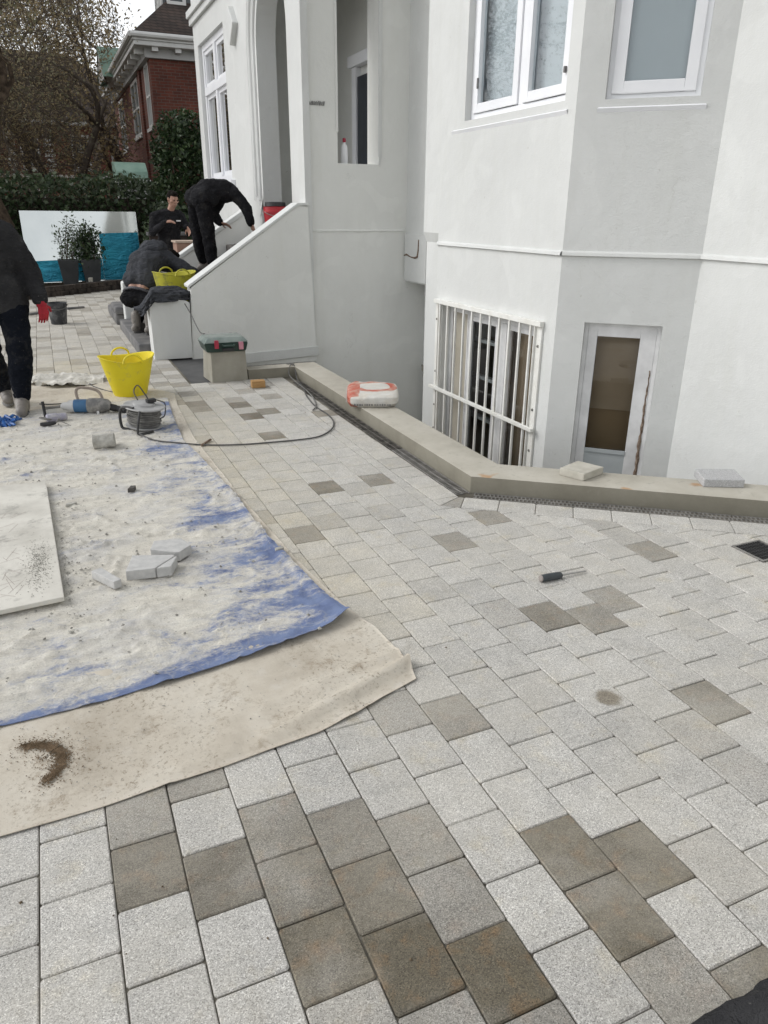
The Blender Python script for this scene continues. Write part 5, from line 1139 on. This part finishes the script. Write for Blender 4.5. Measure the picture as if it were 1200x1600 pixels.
b = MB(); wall(b, (XB, YE), (XB, 24.), 0, ZE, [(YE-28.9, YE-27.1, 3.85, 5.45), (YE-26.6, YE-25.9, 3.85, 5.45) if 0 else (YE-25.35, YE-24.45, 3.85, 5.5), (YE-33.2, YE-31.4, 3.7, 5.4), (YE-28.9, YE-27.1, .9, 2.9)], .12, (1, 0)); wall(b, (XB, 24.), (10, 24.), 0, ZE, [], .1, (0, 1)); b.build('wall', M_BRICK, H2)
MB().box(XB-.06, XB, 26.0, 26.35, 0, ZE).build('brick_pilaster', M_BRICK, H2)
b = MB(); b.box(XB-.42, 10, 23.58, YE+.4, ZE+.05, ZE+.16); b.box(XB-.46, 10, 23.54, YE+.4, ZE+.16, ZE+.30); b.build('eaves', M_WHITEB, H2, bevel=.02)
b = MB(); b.box(XB-.12, 10, 23.88, YE, ZE-.18, ZE+.05); b.build('frieze', M_SOFFIT, H2)
for i in range(12): yy = 24.1 + i*.85; MB().box(XB-.36, XB-.12, yy, yy+.14, ZE-.08, ZE+.05).build('dentil', M_WHITEB, H2)
for i in range(7): xx = XB+.05+i*.62; MB().box(xx, xx+.16, 23.66, 23.88, ZE-.05, ZE+.05).build('dentil', M_WHITEB, H2)
b = MB(); b.tube([(XB-.50, 23.50, ZE+.28), (XB-.50, YE+.4, ZE+.28)], .07, 8); b.build('gutter', M_WHITEB, H2, smooth=True)
b = MB(); b.tube([(XB-.5, 23.50, ZE+.28), (10, 23.50, ZE+.28)], .07, 8); b.build('gutter', M_WHITEB, H2, smooth=True)
rz = 10.2; rh = 4.3
b = MB(); r0 = [(XB-.46, 23.54, ZE+.31), (10, 23.54, ZE+.31), (10, YE+.4, ZE+.31), (XB-.46, YE+.4, ZE+.31), (XB+rh, 23.54+rh, rz), (10, 23.54+rh, rz), (10, YE+.4-rh, rz), (XB+rh, YE+.4-rh, rz)]
b.add(r0, [[0, 1, 5, 4], [3, 0, 4, 7], [2, 3, 7, 6], [4, 5, 6, 7]]); rf = b.build('roof', M_TILE, H2)
def house_window(parent, P, s0, s1, z0, z1, d, bars=1, mat=M_WHITEB, fw=.09):
    b = MB(); frame_rect(b, P, s0, s1, z0, z1, fw, d-.05, d+.03); b.prism([P(s0+fw, d-.04), P(s1-fw, d-.04), P(s1-fw, d+.02), P(s0+fw, d+.02)], (z0+z1)/2-.03, (z0+z1)/2+.03)
    for i in range(bars):
        c = s0 + (s1-s0)*(i+1)/(bars+1); b.prism([P(c-.03, d-.045), P(c+.03, d-.045), P(c+.03, d+.02), P(c-.03, d+.02)], z0+fw, z1-fw)
    w = b.build('sash_window', mat, parent); pane_at(P, s0+fw, s1-fw, z0+fw, z1-fw, d, M_PANEB, w)
    b = MB(); b.prism([P(s0-.08, -.06), P(s1+.08, -.06), P(s1+.08, .1), P(s0-.08, .1)], z0-.09, z0); b.build('sill', mat, w); return w
PB = lambda s, d: (XB+d, YE-s)
for s0, s1, z0, z1 in ((YE-28.9, YE-27.1, 3.85, 5.45), (YE-25.35, YE-24.45, 3.85, 5.5), (YE-33.2, YE-31.4, 3.7, 5.4), (YE-28.9, YE-27.1, .9, 2.9)): house_window(H2, PB, s0, s1, z0, z1, .05)
# dormer on the roof
b = MB(); b.box(XB+.55, XB+1.9, 24.6, 25.4, 6.2, 8.4); dm = b.build('dormer', M_WHITEB, H2); 
PD = lambda s, d: (XB+.55+d, 25.4-s); house_window(H2, PD, .12, .68, 6.75, 8.0, -.02)
b = MB(); b.box(XB+.6, XB+1.9, 24.58, 24.6, 6.25, 8.3); b.build('dormer_cheek', M_PANEB, H2); PD2 = lambda s, d: (XB+.6+s, 24.57+d)
house_window(H2, PD2, .1, .62, 6.9, 8.2, -.02, 0)
b = MB(); b.prism_x([(24.45, 8.4), (25.55, 8.4), (25.0, 8.75)], XB+.4, XB+2.4); b.build('dormer_roof', M_TILE, H2)
# green copper gable further along the eaves
b = MB(); b.add([(XB-.75, 29.6, ZE+.1), (XB-.75, 32.0, ZE+.1), (XB-.75, 30.8, ZE+1.15), (XB+1.4, 29.6, ZE+.1), (XB+1.4, 32.0, ZE+.1), (XB+1.4, 30.8, ZE+1.15)], [[0, 2, 5, 3], [2, 1, 4, 5]]); b.build('copper_gable', M_COPPER, H2)
b = MB(); b.add([(XB-.72, 29.7, ZE+.05), (XB-.72, 31.9, ZE+.05), (XB-.72, 30.8, ZE+1.05)], [[0, 1, 2]]); b.build('gable_face', M_WHITEB, H2)
# copper covered bay canopy low down
t = thing('door_canopy', 'pale green copper roofed bay in front of the brick house', 'canopy', (2.4, 22.5, 0))
b = MB(); b.prism_x([(22.0, 2.36), (22.05, 2.55), (22.35, 2.78), (23.0, 2.82), (23.0, 2.36)], 2.05, 2.85); b.build('copper_roof', M_COPPER, t, bevel=.02)
b = MB(); b.box(2.0, 2.9, 21.95, 23.0, 2.22, 2.355); b.build('fascia', M_WHITEB, t, bevel=.015); b = MB(); b.box(2.1, 2.8, 22.08, 23, 0, 2.22); b.build('bay_body', M_WHITEB, t)

H3 = thing('brick_house', 'distant red brick house with white quoined windows behind the trees', 'house', (2, 40, 0))
b = MB(); hl = [(-.4+3*.0+2.0-.2, 0, 0, 0)]
P4 = lambda s, d: (-5+s, 40+d)
wins = [(1.0, 2.2, 3.3, 5.0), (4.75, 5.55, 3.3, 4.9), (6.9, 7.7, 3.35, 4.8), (8.6, 9.3, 3.35, 4.8), (1.0, 2.2, .6, 2.4), (4.75, 5.55, .6, 2.5), (6.9, 7.7, .6, 2.4)]
wall(b, (-5, 40), (6, 40), 0, 5.15, wins, .12, (0, 1)); b.quad((-5, 40, 0), (-5, 48, 0), (-5, 48, 5.15), (-5, 40, 5.15)); b.quad((6, 40, 0), (6, 48, 0), (6, 48, 5.15), (6, 40, 5.15)); b.build('wall', brick_material('red_brick_far', (.24, .07, .045), (.17, .055, .04), (.2, .15, .12)), H3)
for q in wins: house_window(H3, P4, *q, .06)
for cx in (-5+4.35, -5+5.95, -5+.6, -5+2.6):
    for i in range(9): z0 = 3.2 + i*.21; MB().box(cx-.16-(.06 if i % 2 else 0), cx+.16+(.06 if i % 2 else 0), 39.94, 39.999, z0, z0+.14).build('quoin', M_WHITEB, H3)
MB().box(-5.1, 6.1, 39.9, 39.998, 2.98, 3.10).build('band_course', M_WHITEB, H3)
b = MB(); b.box(-5.4, 6.4, 39.6, 48.4, 5.15, 5.3); b.build('eaves', M_WHITEB, H3)
b = MB(); b.add([(-5.4, 39.6, 5.31), (6.4, 39.6, 5.31), (6.4, 48.4, 5.31), (-5.4, 48.4, 5.31), (-1.5, 44, 8.6), (2.5, 44, 8.6)], [[0, 1, 5, 4], [1, 2, 5], [2, 3, 4, 5], [3, 0, 4]]); b.build('roof', M_TILE, H3)

# ------------------------------------------------------------------ trees
def tree(name, label, base, dirs, length, r0, depth, leaves_per, leaf_size, mat, seed, spread=.5, droop=.0, leaf_sp=.35, bark=M_BARK, group=None, xmax=99):
    t = thing(name, label, 'tree', base, group); rr = random.Random(seed); b = MB(); lp = []
    def grow(p, d, L, r, lev):
        n = 5; path = [p.copy()]; rad = [r]
        for j in range(n):
            d = (d + Vector((rr.gauss(0, .16), rr.gauss(0, .16), rr.gauss(0, .12) - droop*(lev > 1)))).normalized(); p = p + d*L/n; path.append(p.copy()); rad.append(max(.008, r*(1-.45*(j+1)/n)))
            if p.x > xmax: d = (d + Vector((-.7, 0, .1))).normalized()
            if lev >= depth-1:
                for q in range(leaves_per): lp.append((p.x+rr.gauss(0, leaf_sp), p.y+rr.gauss(0, leaf_sp), p.z+rr.gauss(0, leaf_sp)))
        b.tube(path, rad, 7 if lev < 2 else (4 if lev < 4 else 3), caps=False)
        if lev < depth:
            for k in range(3 if lev < depth-1 else 4):
                i = rr.choice((2, 3, 4, 5)) if k else 5; q = path[i]
                dd = (d + Vector((rr.gauss(0, spread), rr.gauss(0, spread), rr.gauss(.12, spread*.7)))).normalized(); grow(q, dd, L*rr.uniform(.6, .85), rad[i]*rr.uniform(.55, .75), lev+1)
    for d in dirs: grow(Vector(base), Vector(d).normalized(), length, r0, 0)
    b.build('trunk', bark, t, smooth=True)
    leaf_mesh('crown', lp, None, leaf_size, mat, t, seed, .6); return t
# ivy-grown old trunk at the left edge
tree('ivy_clad_tree', 'thick trunked tree at the left edge behind the workman', (-.72, 19.3, 0), [(-.07, .0, 1)], 3.2, .30, 4, 4, .08, M_OLIVE, 6, .55, 0, .30, M_BARK, None, -.3)
tree('bare_branched_tree', 'dark limbed tree with thin autumn leaves leaning left before the brick house', (2.15, 23.2, 0), [(-.38, .1, 1), (-.15, .2, 1)], 3.0, .12, 6, 2, .06, M_AUT, 12, .55, .02, .22, M_TWIG, None, 1.6)
tree('bare_branched_tree', 'tall olive leaved tree rising behind the ivy hedge', (.6, 27.5, 0), [(.05, 0, 1), (.12, .1, 1)], 4.4, .17, 6, 1, .08, M_OLIVE, 23, .6, .0, .3, M_TWIG, None, 1.9)
tree('bare_branched_tree', 'golden brown tree beyond the brick house roofline', (2.0, 36., 0), [(.0, 0, 1), (.12, .0, 1)], 5.8, .25, 6, 2, .11, M_AUT, 31, .5, .0, .4, M_TWIG, None, 3.2)
tree('bare_branched_tree', 'broad tree further left beyond the hedge', (-4.5, 27, 0), [(.1, 0, 1), (-.3, .1, 1)], 4.4, .22, 5, 7, .09, M_OLIVE, 37, .55, .0, .4, M_TWIG)

# ------------------------------------------------------------------ people
def cap_prim(b, p0, p1, r0, r1, seg=12):
    p0, p1 = Vector(p0), Vector(p1); ax = p1-p0; L = ax.length
    if L < 1e-6: ax = Vector((0, 0, 1))
    prof = [(.0001, -r0)] + [(r0*math.cos(a), r0*math.sin(a)) for a in (-1.0, -.5, 0)] + [(r1*math.cos(a), L + r1*math.sin(a)) for a in (0, .5, 1.0)] + [(.0001, L+r1)]
    b.lathe(p0, prof, seg, axis=ax)
def ell(b, c, rx, ry, rz, rotz=0, tilt=None):
    q = Matrix.Rotation(rotz, 3, 'Z'); vs = []; seg, rings = 14, 9; prof = [(max(.0001, math.cos(a)), math.sin(a)) for a in np.linspace(-math.pi/2, math.pi/2, rings)]
    if tilt is not None: q = Vector(tilt).to_track_quat('Z', 'Y').to_matrix() @ q
    m = MB(); m.lathe((0, 0, 0), prof, seg); b.add([Vector(c) + q @ Vector((x*rx, y*ry, z*rz)) for x, y, z in m.v], m.f)
TEX = bpy.data.textures.new('folds', 'CLOUDS'); TEX.noise_scale = .09; TEX.noise_depth = 2
def fuse(name, b, mat, parent, voxel=.01, smooth=4, folds=0., label=None):
    o = b.build(name + '_tmp', mat, None)
    m = o.modifiers.new('r', 'REMESH'); m.mode = 'VOXEL'; m.voxel_size = voxel; m.use_smooth_shade = True
    s = o.modifiers.new('s', 'SMOOTH'); s.factor = .5; s.iterations = smooth
    if folds: dd = o.modifiers.new('d', 'DISPLACE'); dd.texture = TEX; dd.texture_coords = 'GLOBAL'; dd.strength = folds; dd.mid_level = .5
    dg = bpy.context.evaluated_depsgraph_get(); me = bpy.data.meshes.new_from_object(o.evaluated_get(dg)); bpy.data.objects.remove(o)
    me.name = name; off = ROOT[parent.name]; me.transform(Matrix.Translation(-off))
    for p in me.polygons: p.use_smooth = True
    if not me.materials: me.materials.append(mat)
    n = bpy.data.objects.new(name, me); COL.objects.link(n); n.parent = parent; ROOT[n.name] = off
    if label: n['label'] = label
    return n
def hand(b, wr, d, n, side=1, curl=.5, k=1.):
    wr = Vector(wr); d = Vector(d).normalized(); n = Vector(n); n = (n - d*n.dot(d)).normalized(); w = d.cross(n)*side
    for i, (o, L, r) in enumerate(((-.030, .068, .0095), (-.010, .078, .010), (.011, .082, .010), (.031, .074, .0095))):
        kn = wr + d*(.085*k) + w*o*k; cap_prim(b, wr + d*.01 + w*o*.55, kn, .016*k, .0125*k, 8)
        c1 = curl*(1+.15*i); a = (d*math.cos(c1) + n*math.sin(c1) + w*o*2.2).normalized(); m_ = kn + a*L*.52*k; c2 = curl*2.1; a2 = (d*math.cos(c2) + n*math.sin(c2) + w*o*1.5).normalized()
        cap_prim(b, kn, m_, r*k, r*.92*k, 8); cap_prim(b, m_, m_ + a2*L*.48*k, r*.92*k, r*.72*k, 8)
    tb = wr + d*.028*k + w*.030*k; tm = tb + (d*.55 + w*.75 + n*.35).normalized()*.045*k; cap_prim(b, tb - w*.015*k, tm, .014*k, .011*k, 8); cap_prim(b, tm, tm + (d*.9 + w*.35 + n*.4).normalized()*.032*k, .011*k, .009*k, 8)
def cloth_material(name, c1, c2):
    q = NT(name); v = q.pos(); c = q.ramp(q.noise(v, 7, 5), (.3, c1), (.7, c2))
    c = q.mix(q.ramp(q.noise(v, 5, 7, .72), (.54, 0.), (.75, .5)), c, (.10, .095, .088)); sp = q.ramp(q.noise(v, 55, 4, .6), (.66, 0.), (.72, .5)); c = q.mix(sp, c, (.16, .155, .14))
    q.col(c).rough(.95); q.b.inputs['Specular IOR Level'].default_value = .1
    q.bump(q.math('ADD', q.noise(q.scale(v, (1, 1, 2.2)), 11, 4, .55, 1.2), q.math('MULTIPLY', q.noise(v, 260, 2), .12)), .9, .03); return q.m
M_SKIN = pm('skin', (.36, .20, .145), (.43, .25, .185), 12, .55); M_HAIR = pm('dark_hair', (.006, .005, .004), (.014, .012, .010), 40, .95, .5, 120, .004)
M_JK1 = cloth_material('black_sweatshirt', (.026, .026, .028), (.046, .046, .048)); M_JK2 = cloth_material('charcoal_hoodie', (.045, .048, .055), (.075, .078, .087))
M_JK3 = cloth_material('black_fleece', (.014, .014, .016), (.026, .026, .029))
M_TR1 = cloth_material('navy_work_trousers', (.005, .007, .011), (.010, .012, .018)); M_TR2 = cloth_material('black_trousers', (0.008, 0.008, 0.01), (0.016, 0.016, 0.018))
M_BOOT = dirty('dusty_boot', (.17, .155, .14), (.25, .23, .21), (.07, .06, .055), .5, .66, 14)
M_GLOVE = pm('red_glove', (.30, .010, .022), (.42, .02, .035), 14, .8, .4, 90, .004)
def head_prims(b, c, look, k=1.):
    c = Vector(c); f = Vector(look).normalized(); up = Vector((0, 0, 1)); s = f.cross(up)
    s = s.normalized() if s.length > .1 else Vector((1, 0, 0)); u = s.cross(f)
    ell(b, c, .076, .096, .115, tilt=None, rotz=math.atan2(f.y, f.x)-math.pi/2)
    ell(b, c + f*.028 - u*.058, .056, .062, .062, rotz=math.atan2(f.y, f.x)-math.pi/2)
    cap_prim(b, c + f*.092 + u*.012, c + f*.113 - u*.022, .010, .016, 8); cap_prim(b, c + f*.088 + u*.030 - s*.03, c + f*.088 + u*.030 + s*.03, .012, .012, 8)
    cap_prim(b, c + f*.092 - u*.058 - s*.016, c + f*.092 - u*.058 + s*.016, .008, .008, 8)
    for q in (-1, 1): ell(b, c + s*.078*q - f*.005 - u*.005, .012, .022, .032); ell(b, c + s*.05*q + f*.055 - u*.02, .024, .024, .022)
    return f, s, u
def foot(b, an, toe, r=.045):
    an, toe = Vector(an), Vector(toe); d = (toe-an); d.z = 0; d.normalize(); z = an.z-.085
    cap_prim(b, an + Vector((0, 0, .11)), an - Vector((0, 0, .04)), .060, .056, 12); h = Vector((an.x, an.y, z+.045)) - d*.045
    cap_prim(b, h, Vector((an.x, an.y, z+.045)) + d*.16, .046, .043, 12); cap_prim(b, an + d*.03, Vector((an.x, an.y, z+.05)) + d*.12, .05, .044, 12)
def sole(parent, an, toe):
    an, toe = Vector(an), Vector(toe); d = (toe-an); d.z = 0; d.normalize(); s = Vector((-d.y, d.x, 0)); z = an.z-.098; pts = []
    for a in np.linspace(0, 2*math.pi, 20, endpoint=False): q = d*(.06+.145*math.cos(a)) + s*(.052*math.sin(a)*(1 if math.cos(a) > 0 else .85)); pts.append((an.x+q.x, an.y+q.y))
    MB().prism(pts, z, z+.024).build('sole', M_SLATE, parent, bevel=.005)

def person(label, loc, J, cloth, hands, look, head=True, voxel=.0075, hood=False, gap=False, bulk=0.):
    """J: joints dict. Body first (one surface), then clothing over it."""
    t = thing('person', label, 'person', loc)
    V = {k: Vector(v) for k, v in J.items()}
    b = MB()
    def torso(b, e, low=True):
        pe, ch, nk = V['pelvis'], V['chest'], V['neck']; mid = (pe+ch)/2 + V.get('bend', Vector((0, 0, 0)))
        for s in 'lr':
            cap_prim(b, V['hip_'+s], V['hip_'+s].lerp(pe, .4), .095+e, .10+e); cap_prim(b, pe + (V['hip_'+s]-pe)*.5, mid + (V['hip_'+s]-pe)*.45, .11+e, .105+e); cap_prim(b, mid + (V['hip_'+s]-pe)*.45, ch + (V['sh_'+s]-ch)*.42, .105+e, .115+e)
            cap_prim(b, ch + (V['sh_'+s]-ch)*.4, V['sh_'+s].lerp(nk, .25) - (nk-ch)*.05, .11+e, .075+e); cap_prim(b, V['sh_'+s].lerp(nk, .15), nk - (nk-ch)*.12, .062+e, .055+e)
    def arm(b, s, e, full=True):
        cap_prim(b, V['sh_'+s], V['el_'+s], .055+e, .042+e); w = V['wr_'+s] if full else V['el_'+s].lerp(V['wr_'+s], .93); cap_prim(b, V['el_'+s], w, .041+e, .028+e)
    def leg(b, s, e, e2=None, to=1.):
        cap_prim(b, V['hip_'+s], V['kn_'+s], .088+e, .058+e); cap_prim(b, V['kn_'+s], V['kn_'+s].lerp(V['an_'+s], .35), .056+e, .058+e); cap_prim(b, V['kn_'+s].lerp(V['an_'+s], .35), V['kn_'+s].lerp(V['an_'+s], to), .058+e, (.042+e) if e2 is None else e2)
    torso(b, -.012)
    for s in 'lr': arm(b, s, -.004, hands[s] is not None); leg(b, s, -.012); hands[s] and hand(b, V['wr_'+s], *hands[s])
    for s in 'lr': foot(b, V['an_'+s], V['toe_'+s])
    if head: cap_prim(b, V['neck'] - (V['neck']-V['chest'])*.15, V['head'] - Vector((0, 0, .05)), .055, .052); f, sd, u = head_prims(b, V['head'], look)
    fuse('body', b, M_SKIN, t, voxel, 3)
    # jacket
    b = MB(); pe, ch = V['pelvis'], V['chest']
    V2 = dict(V)
    if gap:
        pe0 = V['pelvis'].copy(); mid0 = (pe0+ch)/2 + V.get('bend', Vector((0, 0, 0))); dv = (mid0-pe0)*.74; hp = {k_: V[k_] for k_ in ('hip_l', 'hip_r')}
        for k_ in hp: V[k_] = hp[k_] + dv
        V['pelvis'] = pe0 + dv; torso(b, .016+bulk); V['pelvis'] = pe0; V.update(hp)
    else:
        torso(b, .016+bulk); dn = (pe-ch).normalized()
        for s in 'lr':
            h0 = V['hip_'+s].lerp(pe, .25); cap_prim(b, h0 - dn*.12, h0 + dn*.01, .125+bulk, .132+bulk)
    for s in 'lr': arm(b, s, .020+bulk*.8, False); cap_prim(b, V['el_'+s].lerp(V['wr_'+s], .86), V['el_'+s].lerp(V['wr_'+s], .97), .045+bulk*.5, .043)
    if hood: ell(b, V['hood'], .15, .13, .12); cap_prim(b, V['neck'], V['hood'], .12, .12)
    fuse('sweatshirt' if not hood else 'hoodie', b, cloth[0], t, .012, 4, .034)
    b = MB()
    for s in 'lr': leg(b, s, .022+bulk*.7, .068, .86); cap_prim(b, V['hip_'+s], V['pelvis'], .108, .118); cap_prim(b, V['kn_'+s].lerp(V['an_'+s], .80), V['kn_'+s].lerp(V['an_'+s], .86), .073, .070)
    fuse('trousers', b, cloth[1], t, .012, 4, .032)
    for s in 'lr':
        b = MB(); foot(b, V['an_'+s], V['toe_'+s]); b.v = [tuple(Vector(p) + (Vector(p)-V['an_'+s])*.06) for p in b.v]; fuse('boot', b, cloth[2], t, .009, 3, .006)
        sole(t, V['an_'+s], V['toe_'+s])
    if head:
        b = MB(); c = V['head']; ell(b, c - f*.022 + u*.028, .083, .095, .105, rotz=math.atan2(f.y, f.x)-math.pi/2); ell(b, c + u*.085 + f*.03, .06, .07, .045); h = fuse('hair', b, M_HAIR, t, .009, 2, .012)
        b = MB(); 
        for q in (-1, 1): b.lathe(c + f*.088 + u*.004 + sd*.031*q, [(.0001, .009), (.010, .004), (.011, 0)], 10, axis=f)
        b.build('eyes', M_DARK, t)['kind'] = 'stuff'
    return t, V
GLOVES = {}
# gloved workman walking in from the left edge, head out of frame
lab = 'person in black sweatshirt and navy trousers with red glove at the left edge'
t, V = person(lab, (-.4, 6.8, 0), dict(pelvis=(-.40, 6.88, .95), chest=(-.43, 6.85, 1.30), neck=(-.45, 6.84, 1.50), head=(-.48, 6.80, 1.68), hip_l=(-.29, 6.87, .92), hip_r=(-.51, 6.89, .92), kn_l=(-.295, 6.78, .50), kn_r=(-.53, 6.93, .50), an_l=(-.345, 6.79, .10), an_r=(-.47, 7.20, .12), toe_l=(-.355, 6.55, .03), toe_r=(-.46, 7.0, .03), sh_l=(-.245, 6.85, 1.42), sh_r=(-.64, 6.85, 1.42), el_l=(-.125, 6.88, 1.15), el_r=(-.76, 6.9, 1.14), wr_l=(-.072, 6.80, .915), wr_r=(-.78, 6.75, .92)),
    (M_JK1, M_TR1, M_BOOT), {'l': None, 'r': ((-.05, -.1, -1), (.3, -1, 0), 1, .45)}, (0.1, -1, -.1), True, .0085, False, False, .022)
b = MB(); hand(b, V['wr_l'] + Vector((0, 0, -.005)), (.08, -.05, -1), (-.5, .8, 0), 1, .35, 1.12); cap_prim(b, V['wr_l'] + Vector((0, 0, .03)), V['wr_l'] - Vector((0, 0, .03)), .043, .042); fuse('glove', b, M_GLOVE, t, .005, 2)
# crouching workman in a hoodie, back to the camera, bent over the bottom steps
t, V = person('person crouching over the bottom steps in a charcoal hoodie, lower back bare', (1.05, 10.0, 0), dict(pelvis=(1.03, 9.98, .62), chest=(1.30, 10.26, 1.02), neck=(1.42, 10.40, 1.08), head=(1.56, 10.58, 1.0), bend=(-.05, -.05, .09), hip_l=(.93, 10.06, .58), hip_r=(1.12, 9.90, .58), kn_l=(1.15, 10.40, .62), kn_r=(1.38, 10.12, .60), an_l=(.98, 10.18, .235), an_r=(1.12, 9.95, .235), toe_l=(1.15, 10.36, .16), toe_r=(1.30, 10.1, .16), sh_l=(1.18, 10.46, 1.05), sh_r=(1.46, 10.18, 1.03), el_l=(1.50, 10.66, .90), el_r=(1.68, 10.10, .89), wr_l=(1.80, 10.60, .85), wr_r=(1.88, 10.18, .80)),
    (M_JK2, M_TR2, M_BOOT), {'l': ((1, -.1, -.25), (0, 0, -1), 1, .5), 'r': ((1, .1, -.25), (0, 0, -1), -1, .5)}, (.8, .6, -.7), True, .0085, False, True, .02)
b = MB(); ell(b, (1.27, 10.24, 1.17), .17, .15, .085, tilt=(-.25, -.25, 1)); ell(b, (1.36, 10.34, 1.15), .13, .15, .10); ell(b, (1.2, 10.2, 1.13), .10, .12, .06); fuse('hood', b, M_JK2, t, .012, 4, .05)
wd = Vector((-.7, .6, 0)).normalized(); up_ = Vector((.18, .18, .28)).normalized(); fw = wd.cross(up_); bc_ = V['pelvis'] + up_*.0
MB().tube([bc_ + wd*.205*math.cos(a) + fw*.148*math.sin(a) for a in np.linspace(0, 2*math.pi, 28, endpoint=False)], .017, 8, closed=True).build('belt', pm('studded_belt', (.01, .01, .014), (.10, .10, .12), 90, .5), t, smooth=True)
# workman bent double on the steps, reaching down to the right
t, V = person('person in black bending double on the steps, one arm reaching down to the right', (1.95, 10.4, .75), dict(pelvis=(1.95, 10.40, 1.80), chest=(2.26, 10.52, 1.86), neck=(2.43, 10.62, 1.80), head=(2.38, 10.98, 1.86), bend=(.0, 0, .06), hip_l=(1.93, 10.52, 1.74), hip_r=(1.97, 10.28, 1.74), kn_l=(1.93, 10.58, 1.32), kn_r=(2.01, 10.26, 1.30), an_l=(1.98, 10.62, .93), an_r=(2.03, 10.24, .93), toe_l=(2.2, 10.62, .8), toe_r=(2.25, 10.26, .8), sh_l=(2.32, 10.70, 1.80), sh_r=(2.40, 10.36, 1.82), el_l=(2.16, 10.66, 1.56), el_r=(2.535, 10.28, 1.64), wr_l=(2.21, 10.45, 1.46), wr_r=(2.57, 10.22, 1.46)),
    (M_JK3, M_TR2, M_BOOT), {'l': ((1, -.25, -.25), (0, -.3, -1), 1, .25), 'r': ((.35, 0, -1), (.6, .2, .0), -1, .35)}, (.3, .8, -.6), True, .0085, False, False, .012)
# workman standing beyond the stairs, looking down at his hands
t, V = person('person with dark hair in black fleece standing behind the stairs looking down', (1.97, 13.1, 0), dict(pelvis=(1.93, 13.1, 1.02), chest=(1.93, 13.08, 1.38), neck=(1.97, 13.05, 1.60), head=(2.02, 13.0, 1.775), hip_l=(2.03, 13.1, .98), hip_r=(1.82, 13.1, .98), kn_l=(2.04, 13.04, .54), kn_r=(1.81, 13.04, .54), an_l=(2.05, 13.12, .115), an_r=(1.8, 13.12, .115), toe_l=(2.08, 12.9, .03), toe_r=(1.78, 12.9, .03), sh_l=(2.13, 13.07, 1.52), sh_r=(1.72, 13.07, 1.52), el_l=(2.24, 12.98, 1.27), el_r=(1.66, 12.98, 1.28), wr_l=(2.16, 12.80, 1.40-.03), wr_r=(1.84, 12.78, 1.44)),
    (M_JK3, M_TR2, M_BOOT), {'l': ((.35, -.4, -.7), (-.3, -.5, -.5), 1, .3), 'r': ((1, -.25, .12), (0, .4, -1), 1, .35)}, (.45, -1, -.35))
MB().obox((2.07, 12.926, 1.455), (.035, .004, 0), (0, .003, 0), (0, 0, .010)).build('chest_print', M_OLDW, t)

# dropped jackets
def cloth_heap(name, label, c, rx, ry, h, mat, seed, rot=0, amp=1.):
    bm = bmesh.new(); bmesh.ops.create_uvsphere(bm, u_segments=96, v_segments=48, radius=1)
    for v in bm.verts:
        p = v.co.copy(); n1 = mnoise.noise(p*1.7 + Vector((seed, 0, 0))); n2 = 1-abs(mnoise.noise(p*3.3 + Vector((0, seed, 0))))*2; n3 = 1-abs(mnoise.noise(Vector((p.x*2, p.y*6, p.z*3+seed))))*2
        n4 = 1-abs(mnoise.noise(Vector((p.x*5+seed, p.y*9, p.z*5))))*2; k = 1 + amp*(.30*n1 + .14*n2 + .12*n3 + .07*n4); x, y, z = p.x*rx*k, p.y*ry*k, max(p.z, -.25)*h*k
        v.co = Vector((x*math.cos(rot)-y*math.sin(rot), x*math.sin(rot)+y*math.cos(rot), z))
    lo = min(v.co.z for v in bm.verts)
    for v in bm.verts: v.co.z -= lo
    me = bpy.data.meshes.new(name); bm.to_mesh(me); bm.free(); me.materials.append(mat)
    for p in me.polygons: p.use_smooth = True
    o = bpy.data.objects.new(name, me); COL.objects.link(o); o.location = c; return tag(o, label, 'jacket')
o = cloth_heap('work_jacket', 'black crumpled jacket thrown over the white pier at the stair foot', (1.20, 9.02, .645), .27, .17, .095, M_JK2, 3.3)
for v in o.data.vertices:                                    # sleeve end droops over the left side of the pier
    if v.co.x < -.14: v.co.z -= min(.15, (-.14-v.co.x)*1.2); v.co.y -= .02
bj = cloth_heap('black_jacket', 'black jacket lying on the pavers along the bottom right edge', (1.36, .515, 0), .38, .13, .06, M_JK1, 8.1, R(-14), .35)
b = MB(); sp_ = smooth_path([(.42, .87, .024), (.62, .77, .026), (.85, .66, .032), (1.12, .55, .045)]); b.tube([p - Vector(bj.location) for p in sp_], [.028+.004*math.sin(i*1.1) for i in range(len(sp_))], 12); sv = b.build('sleeve', M_JK1, None, smooth=True); sv.parent = bj
